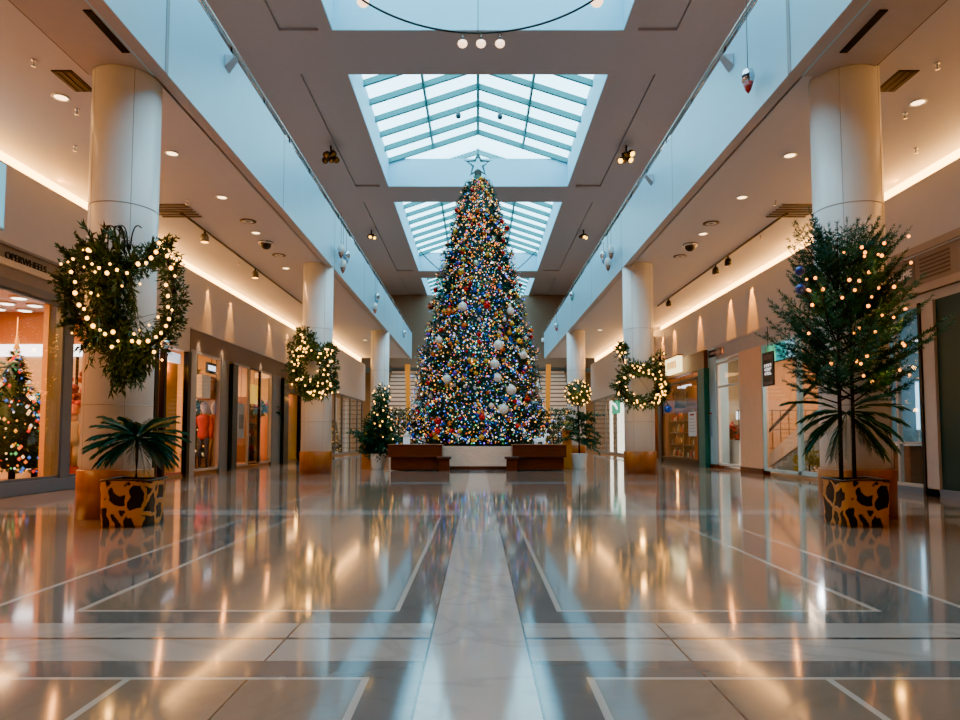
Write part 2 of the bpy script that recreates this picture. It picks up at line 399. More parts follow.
# ------------------------------------------------------------------ columns
def column(x, y, label, r=0.395):
    c = thing('column', label, 'column', (x, y, 0), 'columns along the hall', 'structure')
    MB().lathe([(r, 0.0), (r, ZS)], 48).build('shaft', colm, c)
    b = MB().lathe([(0.425, 0), (0.425, 0.57), (0.418, 0.578)], 48)
    b.build('base_cladding', wood_m, c)
    sm = MB()
    for z in (1.35, 3.8): sm.lathe([(r + 0.002, z - 0.006), (r + 0.002, z + 0.006)], 48)
    for q in (-0.9, -2.2): sm.box(math.cos(q) * r - 0.004, math.cos(q) * r + 0.004, math.sin(q) * (r - .01), math.sin(q) * (r + 0.001), 0.58, ZS)
    sm.build('seam', M('column_seam', 'a9a39d', 0.5), c)
    return c
column(-4.46, 8.17, 'thick white round column behind the left heart-shaped wreath')
column(4.66, 8.17, 'thick white round column behind the tall fir in the carved pot')
column(-4.28, 17.5, 'white round column carrying the ring wreath with a pale centre')
column(4.28, 17.5, 'white round column carrying the U-shaped lit garland')
column(-4.27, 28.6, 'farthest white column on the side of the potted bush')
column(4.27, 28.6, 'farthest white column on the side of the ball topiary')

# ------------------------------------------------------------------ soffit fittings
def downlight(px, py, label):
    p = on_z(px, py, ZS)
    t = thing('downlight', label, 'downlight', p, 'recessed downlights')
    MB().lathe([(0.105, 0.0), (0.115, -0.012), (0.09, -0.018), (0.085, -0.006)], 20).build('trim_ring', white, t)
    MB().lathe([(0.086, -0.006), (0.07, -0.014), (0.0, -0.017)], 20).build('lens', down_m, t)
    light('SPOT', p + Vector((0, 0, -0.05)), 80, 'ffb470', 0.08, rot=(0, 0, 0), spot=2.3, blend=0.9)
for px, py, l in [(61, 97, 'round glowing downlight outside the near column beside the dark vent'), (172, 153, 'round downlight just inside the near column on the heart wreath side'), (222, 197, 'round downlight above the track spot on the heart wreath side'), (256, 232.5, 'small downlight beside the smoke dome, heart wreath side'), (286, 268, 'small downlight near the second column, ring wreath side'),
                  (918, 102, 'round glowing downlight beside the dark vent over the tall fir'), (790, 155, 'round downlight inside the near column, tall fir side'), (742, 197, 'round downlight beyond the near column, tall fir side'), (703, 233.5, 'small downlight in front of the smoke dome, tall fir side'), (365, 340, 'far downlight beyond the ring wreath'), (600, 330, 'far downlight beyond the U-shaped garland')]:
    downlight(px, py, l)
for x_, y_, l in ((-5.9, 5.6, 'extra downlight added out of view short of the near column, heart wreath side'), (5.9, 5.6, 'extra downlight added out of view short of the near column, tall fir side'), (-5.9, 2.6, 'extra downlight added out of view nearest the viewpoint, heart wreath side'), (5.9, 2.6, 'extra downlight added out of view nearest the viewpoint, tall fir side')):  # out-of-view downlights added to warm the near column fronts and floor
    p = Vector((x_, y_, ZS)); t = thing('downlight', l, 'downlight', p, 'recessed downlights')
    MB().lathe([(0.105, 0.0), (0.115, -0.012), (0.09, -0.018), (0.085, -0.006)], 20).build('trim_ring', white, t); MB().lathe([(0.086, -0.006), (0.07, -0.014), (0.0, -0.017)], 20).build('lens', down_m, t)
    light('SPOT', p + Vector((0, 0, -0.05)), 190, 'ffb068', 0.08, rot=(0, 0, 0), spot=2.3, blend=0.9)
def slot_vent(x0, x1, y0, y1, label):
    t = thing('ceiling_vent', label, 'vent', ((x0 + x1) / 2, (y0 + y1) / 2, ZS - .05 if abs(x0) < 4.9 else ZS), 'ceiling air vents')
    w, d = abs(x1 - x0) / 2, (y1 - y0) / 2
    MB().box(-w, w, -d, d, -0.012, 0).build('frame', dark_metal, t)
    s = MB(); n = 3
    for i in range(n): s.box(-w + (2 * w) * (i + .3) / n, -w + (2 * w) * (i + .6) / n, -d * .96, d * .96, -0.02, -0.01)
    s.build('slats', M('vent_slat', '47443f', 0.4, metal=.5), t)
for s, nm in ((-1, 'heart wreath'), (1, 'tall fir')):
    m_ = (lambda q: q) if s < 0 else (lambda q: 970 - q)
    a, b = on_z(m_(58), 70, ZS), on_z(m_(88), 91, ZS)
    slot_vent((a.x + b.x) / 2 - .13, (a.x + b.x) / 2 + .13, a.y, b.y, 'dark slotted vent beside the near column, %s side' % nm)
    a, b = on_z(m_(86), 5, ZS), on_z(m_(127), 48, ZS)
    slot_vent((a.x + b.x) / 2 - .045, (a.x + b.x) / 2 + .045, a.y, b.y, 'long narrow slot vent in front of the near column, %s side' % nm)
def louver_vent(px, py, label):
    p = on_z(px, py, ZS)
    t = thing('ceiling_grille', label, 'vent', p, 'ceiling louvre grilles')
    MB().box(-0.42, 0.42, -0.42, 0.42, -0.01, 0).build('frame', soff_m, t)
    s = MB()
    for i in range(6): s.box(-0.4, 0.4, -0.38 + i * 0.14, -0.32 + i * 0.14, -0.03, -0.008)
    s.build('slats', groove_m, t)
louver_vent(174, 210, 'square louvre grille behind the heart wreath column'); louver_vent(794, 210, 'square louvre grille behind the tall fir column')
def dome(px, py, label, r=0.17):
    p = on_z(px, py, ZS)
    t = thing('ceiling_camera_dome', label, 'camera', p, 'ceiling camera domes')
    MB().lathe([(r, 0), (r, -0.05), (r * .92, -0.06)], 24).build('housing', rail_m, t)
    MB().ball((0, 0, -0.055), r * 0.75, 16, 8).build('dome', black_m, t)
dome(266, 242, 'silver camera dome on the ring wreath side'); dome(690, 244, 'silver camera dome on the U-shaped garland side')
def ring_vent(px, py, label):
    p = on_z(px, py, ZS)
    t = thing('ceiling_diffuser', label, 'vent', p, 'round slotted ceiling diffusers')
    MB().lathe([(0.17, 0), (0.17, -0.012), (0.0, -0.014)], 20).build('plate', groove_m, t)
    MB().lathe([(0.11, -0.012), (0.1, -0.024), (0.06, -0.024), (0.05, -0.013)], 20).build('ring', soff_m, t)
for px, py, l in [(248, 221, 'round slotted diffuser near the downlights, heart wreath side'), (279, 255, 'round slotted diffuser past the camera dome, ring wreath side'), (711, 223, 'round slotted diffuser near the downlights, tall fir side'), (680, 256, 'round slotted diffuser past the camera dome, U-garland side')]: ring_vent(px, py, l)
def sprinkler(px, py):
    p = on_z(px, py, ZS)
    t = thing('ceiling_sprinkler', 'small sprinkler head on the soffit', 'sprinkler', p, 'sprinkler heads on the soffits')
    MB().lathe([(0.035, 0), (0.03, -0.012), (0.012, -0.014), (0.01, -0.07)], 10).build('stem', rail_m, t)
    MB().lathe([(0.03, -0.072), (0.03, -0.078)], 10).build('deflector', rail_m, t)
for px, py in [(34, 60), (77, 109), (75, 146), (937, 63), (905, 113), (916, 148), (187, 200), (775, 201), (239, 262), (761, 236)]: sprinkler(px, py)
def track(pa, pb, heads, label, lbl):
    a, b = on_z(*pa, ZS), on_z(*pb, ZS)
    x = (a.x + b.x) / 2
    t = thing('lighting_track', label, 'track', (x, a.y, ZS), 'ceiling lighting tracks')
    MB().box(-0.018, 0.018, 0, b.y - a.y, -0.03, 0).build('rail', dark_metal, t)
    MB().box(-0.03, 0.03, -0.1, 0.0, -0.05, 0).build('end_cap', black_m, t)
    for (px, py), l in zip(heads, lbl):
        p = on_z(px, py - 8, ZS); p.x = x; p.z = ZS - 0.03
        h = thing('track_spotlight', l, 'spotlight', p, 'track spotlights')
        MB().tube([(0, 0, 0), (0, 0, -0.09)], 0.02, 8).build('stem', dark_metal, h)
        MB().lathe([(0.06, -0.06), (0.085, -0.12), (0.09, -0.24), (0.08, -0.245)], 16).build('housing', black_m if px > 478 else M('grey_spot_body', '6c655f', .4), h)
        MB().lathe([(0.078, -0.246), (0.05, -0.255), (0, -0.258)], 16).build('lens', bulb_m if px < 478 else rail_m, h)
track((190, 214), (298, 303), [(205, 238), (251, 276)], 'thin dark lighting track along the soffit, ring wreath side', ['white glowing track spotlight nearer the heart wreath', 'white glowing track spotlight nearer the ring wreath column'])
track((789, 214), (655, 306), [(725, 263), (712, 272), (662, 306)], 'thin dark lighting track along the soffit, U-garland side', ['dark track spotlight nearest the tall fir', 'dark track spotlight in the middle of its track', 'dark track spotlight by the U-garland column'])

# ------------------------------------------------------------------ upper ceiling: spot clusters, lamps, hoop, hanging ornaments
def spot_cluster(px, py, n, label, lit, sc_=1.0):
    p = on_z(px, py, ZC)
    p.y *= 0.985
    t = thing('spotlight_cluster', label, 'spotlight', p, None)
    MB().tube([(0, 0, 0), (0, 0, -0.28 * sc_)], 0.03, 8).build('stem', black_m, t)
    MB().box(-0.16 * sc_, 0.16 * sc_, -0.06, 0.06, -0.34 * sc_, -0.27 * sc_).build('bracket', black_m, t)
    for i in range(n):
        q = 2 * PI * i / n + 0.5
        c = Vector((math.cos(q) * 0.17, math.sin(q) * 0.3, -0.42 + 0.08 * math.sin(i * 2.1))) * sc_
        ax = Vector((math.cos(q) * 0.5, -0.75, -0.7)).normalized()
        hd = MB().lathe([(0.03 * sc_, -0.13 * sc_), (0.09 * sc_, -0.09 * sc_), (0.115 * sc_, 0.08 * sc_), (0.1 * sc_, 0.085 * sc_)], 14, c, ax).build('spot_head', M('bronze_spot_body', '4a3a20', 0.3, metal=0.8), t)
        MB().lathe([(0.1 * sc_, 0.08 * sc_), (0.05 * sc_, 0.1 * sc_), (0, 0.105 * sc_)], 14, c, ax).build('lens', M('amber_lens_lit', 'ffcf60', .3, emit='ffc040', es=7, sample=False) if (lit and i % 2 == 0) else M('amber_lens', '8a5a18', 0.15, metal=.6), hd)
spot_cluster(333, 150, 5, 'dark bronze spotlight cluster on the ceiling beside the first rooflight, unlit', False)
spot_cluster(624, 150, 5, 'golden lit spotlight cluster on the ceiling beside the first rooflight', True)
spot_cluster(373, 233, 3, 'small lit spotlight pair beside the second rooflight, heart wreath side', True, 0.8)
spot_cluster(582, 233, 3, 'small lit spotlight pair beside the second rooflight, tall fir side', True, 0.8)
spot_cluster(409, 299, 3, 'farthest ceiling spotlight beside the tree, ring wreath side', True, 0.9)
spot_cluster(549, 299, 3, 'farthest ceiling spotlight beside the tree, U-garland side', True, 0.9)
for i, (px, l) in enumerate([(462.5, 'ceiling lamp at the heart wreath end of the row of three'), (481, 'middle ceiling lamp of the row of three'), (500, 'ceiling lamp at the tall fir end of the row of three')]):
    p = at(px, 38, 15.95); p.z = ZC
    t = thing('ceiling_lamp', l, 'lamp', p, None)
    MB().lathe([(0.05, 0), (0.05, -0.03), (0.03, -0.04), (0.03, -0.1), (0.05, -0.14), (0.11, -0.2)], 16).build('stem', rail_m, t)
    MB().lathe([(0.11, -0.2), (0.12, -0.25), (0.09, -0.3), (0.0, -0.32)], 16).build('lamp_shade', M('glowing_opal_glass', 'ffe0c0', .3, emit='ffc8a0', es=3.2, sample=False), t)
hp = thing('hanging_hoop', 'large thin dark hoop hung under the nearest rooflight', 'hoop', (0, 11.75, 10.45))
MB().tube([(3.27 * math.cos(2 * PI * i / 96), 3.27 * math.sin(2 * PI * i / 96), 0) for i in range(96)], 0.024, 8, closed=True).build('hoop_tube', dark_metal, hp)
for i in range(6):
    q = 2 * PI * (i + .5) / 6
    MB().tube([(3.27 * math.cos(q), 3.27 * math.sin(q), 0), (3.27 * math.cos(q), 3.27 * math.sin(q), 1.9 + .3)], 0.008, 5).build('cable', dark_metal, hp)
for s, nm in ((-1, 'heart wreath'), (1, 'tall fir')):
    p = at(480 + s * 117, 0, 14.6); 
    t = thing('pendant_lamp', 'small glowing pendant lamp below the hoop, %s side' % nm, 'lamp', (p.x, p.y, p.z))
    MB().lathe([(0.13, 0.0), (0.14, -0.06), (0.1, -0.12), (0, -0.14)], 16).build('lamp_shade', MATS['glowing_opal_glass'], t)
    MB().lathe([(0.06, 0.1), (0.12, 0.0)], 12).build('cap', rail_m, t)
    MB().tube([(0, 0, 0.08), (0, 0, ZE - p.z + 0.25)], 0.01, 6).build('cord', dark_metal, t)
for px, py, l in [(458.3, 115, 'dark egg ornament hung in the rooflight, heart wreath side'), (500, 116, 'dark pear ornament hung in the rooflight, tall fir side')]:
    p = at(px, py, 23.4)
    t = thing('hanging_ornament', l, 'ornament', p)
    MB().lathe([(0.0, -0.14), (0.08, -0.1), (0.1, -0.02), (0.07, 0.08), (0.03, 0.13), (0.0, 0.14)], 14).build('body', M('dark_teal_ornament', '1d3f47', 0.4), t)
    zr = ZR - (abs(p.x)) * (ZR - ZE) / SW - 0.03
    MB().tube([(0, 0, 0.13), (0, 0, zr - p.z)], 0.006, 5).build('wire', dark_metal, t)
t = thing('tension_cable', 'thin slack cable crossing the second rooflight', 'cable', (0, 38.5, 10.9))
MB().tube([(-3.6 + 7.2 * i / 20, 0, -1.0 + 2.2 * (abs(i - 10) / 10) ** 2) for i in range(21)], 0.03, 6).build('cable_strand', dark_metal, t)
red_m = M('red_lacquer', 'c03022', 0.3); silver_m = M('silver_foil', 'c9cdd2', 0.15, metal=1.0); copper_m = M('copper_foil', '9a5a44', 0.3, metal=.5)
def drop(px, py, side, label, h=0.34, cone=red_m, cap=silver_m):
    X = side * (XF - 0.14)
    p = on_x(px, py, X)
    t = thing('hanging_drop_ornament', label, 'ornament', p, None)
    MB().lathe([(0.0, -h * .55), (h * .1, -h * .42), (h * .2, -h * .12)], 14).build('tip', cone, t)
    MB().lathe([(h * .2, -h * .12), (h * .26, h * .12), (h * .2, h * .36), (h * .08, h * .45), (0, h * .46)], 14).build('cap', cap, t)
    MB().tube([(0, 0, h * .45), (0, 0, max(0.02, 7.06 - p.z))], 0.005, 5).build('wire', dark_metal, t)
drop(748, 80, 1, 'large silver drop ornament with red tip on the parapet by the tall fir', 0.36)
for px, py, s, l in [(341, 251, -1, 'white-topped drop ornament, upper of the trio on the parapet by the ring wreath'), (346.5, 257, -1, 'grey drop ornament, inner of the trio on the parapet by the ring wreath'), (343, 266, -1, 'copper drop ornament, lowest of the trio on the parapet by the ring wreath'), (377, 298, -1, 'drop ornament on the parapet midway between ring wreath and tree'), (375, 308, -1, 'copper drop ornament hanging lower midway between ring wreath and tree'), (404, 334, -1, 'drop ornament on the parapet close to the tree, ring wreath side'),
                     (611, 252, 1, 'copper drop ornament with white top, inner on the parapet by the U-garland'), (608, 264, 1, 'copper drop ornament hanging lowest on the parapet by the U-garland'), (603.5, 257, 1, 'small blue-grey drop ornament on the parapet by the U-garland'), (572, 296, 1, 'green drop ornament on the parapet midway to the tree, U-garland side'), (556.5, 327, 1, 'red drop ornament on the parapet closer to the tree, U-garland side'), (543, 341, 1, 'copper drop ornament on the parapet nearest the tree, U-garland side')]:
    drop(px, py, s, l, 0.4, copper_m if 'opper' in l or 'white' in l else M('green_lacquer', '3c7f78', .3) if 'green' in l else red_m if 'red' in l else M('bluegrey_lacquer', '7d97a8', .3), M('white_dome', 'e8e8e6', .4) if ('white' in l or 'copper' in l) else silver_m)
def wedge(px, py, s, label):
    p = on_x(px, py, s * (XF - 0.005))
    t = thing('wall_speaker', label, 'speaker', p); t.scale = (.7, .7, .7)
    b = MB(); d = -s
    b.add([(0, -.16, -.14), (0, .16, -.14), (0, .16, .14), (0, -.16, .14), (d * .22, -.1, .13), (d * .22, .1, .13)], [(0, 1, 2, 3), (0, 4, 5, 1), (1, 5, 2), (0, 3, 4), (3, 2, 5, 4)])
    b.build('housing', M('pale_grey_plastic', 'b9c3cc', .4), t, 0.01)
    MB().box(d * .1, d * .2, -.06, .06, .13, .142).build('grille', M('speaker_grille', '8a939b', .6), t)
wedge(227, 64, -1, 'wedge-shaped wall speaker on the parapet, heart wreath side'); wedge(731, 63, 1, 'wedge-shaped wall speaker on the parapet beside the silver drop'); wedge(652, 180, 1, 'farther wedge speaker on the parapet above the U-garland')
# ------------------------------------------------------------------ foliage helpers
def clamp_y(mb, lim): mb.v = [(x, min(y, lim), z) for x, y, z in mb.v]
def needle(mb, p, d, l, w):
    u = d.cross(Vector((R.uniform(-1, 1), R.uniform(-1, 1), R.uniform(-1, 1))))
    if u.length < 1e-4: return
    u.normalize(); u *= w
    mb.add([p - u, p + u, p + d * l], [(0, 1, 2)])
def twig(mb, p, d, L, step, nl, nw, droop=0.0):
    n = max(2, int(L / step)); d = d.normalized(); q = p.copy()
    for i in range(n):
        q = q + d * (L / n); d = (d + Vector((0, 0, -droop / n))).normalized()
        s1 = d.cross(Vector((0, 0, 1)))
        if s1.length < 1e-3: s1 = Vector((1, 0, 0))
        s1.normalize(); up = s1.cross(d)
        a = R.uniform(0, 2 * PI)
        for k in range(2):
            v = (s1 * math.cos(a + k * PI) + up * math.sin(a + k * PI) + d * 0.9).normalized()
            needle(mb, q, v, nl * R.uniform(.8, 1.2), nw)
    needle(mb, q, d, nl, nw)
    return q
def bough(mb, st, p, d, L, lim=None, step=0.011, nl=0.042, nw=0.0055, rise=0.35, tw=0.3):
    d = d.normalized(); pts = [p.copy()]; q = p.copy(); n = max(5, int(L / 0.06)); side = 1
    for i in range(n):
        t = i / n
        d = (d + Vector((R.uniform(-.05, .05), R.uniform(-.05, .05), rise / n))).normalized()
        q = q + d * (L / n)
        if lim and q.y > lim: q.y = lim
        pts.append(q.copy())
        s1 = d.cross(Vector((0, 0, 1))); s1 = s1.normalized() if s1.length > 1e-3 else Vector((1, 0, 0))
        if t > 0.15:
            for s in (1, -1):
                v = (d * 0.8 + s1 * s * R.uniform(.7, 1.1) + Vector((0, 0, R.uniform(-.25, .3)))).normalized()
                l = tw * (1 - t * 0.75) * R.uniform(.7, 1.1)
                if lim and (q + v * l).y > lim: v.y = -abs(v.y) * .3
                twig(mb, q, v, l, step, nl, nw, 0.15)
    twig(mb, q, d, 0.16, step, nl, nw)
    st.tube(pts, [0.009 * (1 - 0.8 * i / len(pts)) + 0.001 for i in range(len(pts))], 5)
def leaf(mb, p, d, l, w):
    d = d.normalized(); u = d.cross(Vector((R.uniform(-1, 1), R.uniform(-1, 1), R.uniform(-.4, 1))))
    if u.length < 1e-3: return
    u.normalize(); n = u.cross(d) * w * 0.35
    mb.add([p, p + d * l * .4 + u * w + n, p + d * l, p + d * l * .4 - u * w + n], [(0, 1, 2), (0, 2, 3)])
def leafy(mb, st, p, d, L, n, ll, lw, droop=0.3):
    pts = [p.copy()]; q = p.copy(); d = d.normalized()
    for i in range(n):
        d = (d + Vector((R.uniform(-.1, .1), R.uniform(-.1, .1), -droop / n + R.uniform(-.05, .05)))).normalized()
        q = q + d * (L / n); pts.append(q.copy())
        for k in range(3):
            v = (d + Vector((R.uniform(-1, 1), R.uniform(-1, 1), R.uniform(-1, 1))) * 0.8)
            leaf(mb, q, v, ll * R.uniform(.7, 1.2), lw)
    st.tube(pts, 0.004, 4)
def leaf_cloud(mb, path, thick, n, ll, lw, depth=0.12):
    for i in range(n):
        k = R.uniform(0, len(path) - 1.001); a = path[int(k)]; b = path[int(k) + 1]
        p = a.lerp(b, k - int(k))
        off = Vector((R.gauss(0, 1), R.gauss(0, 1), R.gauss(0, 1))).normalized() * thick * R.uniform(.2, 1) ** 0.6
        off.y *= depth / thick
        leaf(mb, p + off, off.normalized() + Vector((R.uniform(-1, 1), R.uniform(-1, .3), R.uniform(-1, 1))) * .8, ll * R.uniform(.6, 1.2), lw * R.uniform(.7, 1.2))
bulb_mesh = None
def string_lights(name, label, pts, r, group=None, mat_=None):
    """a wire with bulbs along pts"""
    global bulb_mesh
    w = MB().tube(pts, 0.003, 4).build(name, M('green_wire', '10201a', .6))
    tag(w, label, 'string lights', group)
    if bulb_mesh is None:
        b = MB().ball((0, 0, 0), 1.0, 10, 6, 1.1).build('bulb', bulb_m, w); bulb_mesh = b.data; b.location = pts[0]; b.scale = (r,) * 3
        rest = pts[1:]
    else: rest = pts
    for p in rest:
        o = bpy.data.objects.new('bulb', bulb_mesh); COL.objects.link(o); o.parent = w; o.location = p; k = r * R.uniform(.65, 1.15); o.scale = (k, k, k)
    return w

# ------------------------------------------------------------------ the giant tree
TX, TY = 0.0, 21.75
prof = [(0.70, 2.1), (1.2, 2.2), (2.2, 2.12), (3.2, 1.98), (4.0, 1.85), (4.6, 1.6), (5.6, 1.45), (6.6, 1.27), (7.6, 0.98), (8.4, 0.8), (9.0, 0.62), (9.4, 0.42), (9.6, 0.2), (9.8, 0.1)]
def tr(z):
    for (a, ra), (b, rb) in zip(prof[:-1], prof[1:]):
        if a <= z <= b: return ra + (rb - ra) * (z - a) / (b - a)
    return 0.05
def tree_point(z=None, q=None, fr=False, k=1.0):
    while z is None:
        z = R.uniform(.75, 9.55)
        if R.random() > (tr(z) + .15) / 2.35: z = None
    if q is None: q = (-PI / 2 + R.gauss(0, 0.75)) if fr else R.uniform(0, 2 * PI)
    r = tr(z) * k * (0.92 + 0.11 * math.sin(z * 7.5 + math.sin(q * 7) * 1.6))
    return Vector((TX + r * math.cos(q), TY + r * math.sin(q), z)), q
T = thing('christmas_tree', 'giant Christmas tree packed with coloured lights and baubles on the central platform', 'Christmas tree', (TX, TY, 0.68))
mb = MB()
mb.lathe([(tr(z) * .8, max(0, z - 0.68)) for z, _ in prof], 32)
for i in range(15000):
    p, q = tree_point(k=R.uniform(.8, 1.0)); p -= Vector((TX, TY, 0.68))
    o = Vector((math.cos(q), math.sin(q), R.uniform(-.5, .6)))
    for k in range(4):
        d = (o + Vector((R.uniform(-1, 1), R.uniform(-1, 1), R.uniform(-1, 1))) * .8).normalized()
        needle(mb, p, d, R.uniform(.1, .2), 0.012)
mb.build('foliage', tree_m, T)
MB().tube([(0, 0, 0), (0, 0, 9.2)], 0.12, 8).build('trunk', bark_m, T)
# star
S = thing('star_topper', 'open silver star topper on the tip of the giant tree', 'star', (TX, TY, 10.1))
o_, i_ = 0.40, 0.17
pts = [Vector(((o_ if k % 2 == 0 else i_) * math.sin(k * PI / 5), 0, (o_ if k % 2 == 0 else i_) * math.cos(k * PI / 5))) for k in range(10)]
MB().tube(pts, 0.045, 6, closed=True).build('star_frame', M('teal_silver_metal', '3f7a7e', .4, metal=.2), S)
MB().tube([(0, 0, -.55), (0, 0, -.17)], 0.03, 6).build('stem', dark_metal, S)
for k in range(5):
    a = pts[k * 2]; MB().tube([a, a * 1.25], [0.02, 0.004], 5).build('spike', MATS['teal_silver_metal'], S)
# fairy lights
PAL_LOW = ['2f6fe0', '3f90ff', 'ffb030', 'ff9a20', 'ffe6a0', 'ffffff', '2fc0c0', 'ff5a30', '8a50ff', '58c060', 'ffb850', '2a70d8', '1fa0b0', 'ff9030', 'c8d8ff']
PAL_TOP = ['ffae30', 'ff8a20', 'ff7020', 'ffd070', 'ffe8c0', 'ff5a20', '40b8b0', '60a0e0', 'ffc050']
mb = MB()
for i in range(6500):
    p, q = tree_point(fr=(i % 4 != 0), k=R.uniform(.96, 1.07))
    c = lin(R.choice(PAL_TOP if R.random() < (p.z - 3.5) / 6.5 else PAL_LOW))
    k = R.choice([.35, .7, .7, 1.3, 2.5])
    k *= 1 + .12 * max(0, p.z - 5)
    mb.octa(p, R.choice([.011, .014, .014, .018, .026]), tuple(v * k for v in c))
tag(mb.build('fairy_lights', M_attr('coloured_fairy_bulbs', 1.5)), 'thousands of coloured fairy lights wound round the giant tree', 'fairy lights', None, 'stuff')
# baubles
BM = {}
def bauble_mesh(key, col, metal, rough):
    if key not in BM:
        b = MB().ball((0, 0, 0), 1.0, 14, 10)
        b.lathe([(0.2, 0.97), (0.2, 1.15), (0.08, 1.2)], 8)
        b.m = 0
        o = b.build('bauble', M('bauble_' + key, col, rough, metal, var=.2, scale=3))
        BM[key] = o.data; bpy.data.objects.remove(o)
    return BM[key]
def bauble(key, col, metal, rough, p, r, label, group=None, name='bauble'):
    o = bpy.data.objects.new(name, bauble_mesh(key, col, metal, rough)); COL.objects.link(o); o.location = p; o.scale = (r, r, r)
    return tag(o, label, 'bauble', group)
def tree_at(px, py, k=1.06):
    y_ = 20.0
    for _ in range(12):
        p = at(px, py, y_); r = tr(p.z) * k; dx = min(abs(p.x), r * .98); y_ = TY - math.sqrt(max(0, r * r - dx * dx))
    return at(px, py, y_)
for i, (px, py, r, l) in enumerate([(462.7, 306.6, .14, 'large white bauble highest of the big white ones, upper front of the tree'), (498.5, 345, .15, 'large white bauble at mid height of the tree front, top of the vertical run'), (494.6, 364, .14, 'large white bauble second down in the vertical run on the tree'), (497.2, 377.5, .13, 'large white bauble third down in the vertical run, half gold'), (511.5, 390, .15, 'largest white bauble on the tall fir side of the tree front'), (503.5, 409, .15, 'lowest large white bauble on the tree front'), (447, 379, .13, 'lone large white bauble on the heart wreath side of the tree'), (510.5, 311, .12, 'large pearl bauble high on the tall fir side of the tree'), (523.5, 355, .12, 'large pearl bauble at the outer edge of the tree, tall fir side'), (439, 340, .11, 'large cream bauble at the outer edge of the tree, heart wreath side')]):
    bauble('white', 'e8e8e2', 0.1, 0.3, tree_at(px, py), r, l)
for px, py, r, key, col, l in [(438, 421, .11, 'red', 'c01818', 'big red bauble low on the heart wreath side of the tree'), (437.5, 431, .1, 'red', 'c01818', 'big red bauble lowest on the heart wreath side of the tree'), (482, 417, .1, 'red', 'c01818', 'big red bauble low in the middle of the tree front'), (487, 305, .12, 'red', 'c01818', 'big red bauble in the upper middle of the tree front'), (449, 312, .12, 'orange', 'c2601c', 'big orange bauble in the upper part, heart wreath side of the tree'), (461, 272, .11, 'gold', 'd9a63c', 'big gold bauble in the upper part of the tree, heart wreath side'), (476, 263, .09, 'mint', 'bfd8b8', 'pale mint bauble in the upper middle of the tree'), (431, 306, .12, 'copper', '8c4a34', 'big copper bauble sticking out at the tree edge, heart wreath side'), (507, 228, .09, 'red', 'c01818', 'bright red bauble near the tree top, tall fir side'), (519, 341, .09, 'yellow', 'e2b52c', 'yellow bauble at the tree edge, tall fir side')]:
    bauble(key, col, 0.6, 0.2, tree_at(px, py), r, l)
KINDS = [('gold', 'd9a63c', .9, .2), ('red', 'c01818', .5, .18), ('blue', '2450b8', .6, .2), ('orange', 'c2601c', .7, .2), ('silver', 'c8ccd2', 1.0, .15), ('pearl', 'e6dfd0', .1, .3), ('teal', '1f7c80', .6, .2), ('violet', '5b3aa8', .6, .2)]
for i in range(270):
    key, col, me_, ro = KINDS[R.choice([0, 0, 0, 1, 1, 2, 2, 2, 3, 3, 4, 5, 5, 6, 7])]
    p, q = tree_point(fr=True, k=1.03)
    if p.z > 6 and R.random() < .6: key, col, me_, ro = KINDS[R.choice([0, 3, 1])]
    band = 'lower' if p.z < 3.2 else 'middle' if p.z < 6 else 'upper'
    lb = 'small %s bauble among the lights on the %s part of the giant tree' % (key, band)
    bauble(key, col, me_, ro, p, R.uniform(.045, .085), lb, '%s baubles on the %s part of the giant tree' % (key, band))

# ------------------------------------------------------------------ platform and benches round the tree
P = thing('tree_platform', 'beige marble platform under the giant tree', 'platform', (0, 21.2, 0))
MB().box(-1.17, 1.17, -2.06, 2.3, 0.10, 0.67).build('marble_front', marble_m, P, 0.01)
MB().box(-1.2, 1.2, -2.075, 2.3, 0, 0.1).build('plinth', bench_m, P)
MB().box(-2.45, 2.45, -2.0, 2.6, 0.02, 0.655).build('deck', marble_m, P)
def bench(s, label):
    b = thing('wooden_bench', label, 'bench', (s * 1.75, 18.75, 0), None)
    MB().box(-0.78, 0.74, -0.15, 0.35, 0.38, 0.72).build('back_panel', bench_m, b, 0.015)
    MB().box(-0.72, 0.68, -0.02, 0.35, 0.02, 0.38).build('base', bench_m, b, 0.01)
    x0 = -s * 0.6
    MB().box(min(x0, x0 - s * 0.4), max(x0, x0 - s * 0.4), -0.22, 0.05, 0.33, 0.40).build('seat', bench_m, b, 0.012)
    MB().box(x0 - s * .2 - .15, x0 - s * .2 + .15, -0.17, 0.05, 0.0, 0.33).build('leg', bench_m, b, 0.008)
    MB().box(-0.8, 0.76, -0.19, 0.37, 0.72, 0.745).build('top_rail', wood_m, b, 0.008)
bench(-1, 'dark red-brown wooden bench at the tree platform, beside the potted bush'); bench(1, 'dark red-brown wooden bench at the tree platform, beside the ball topiary')
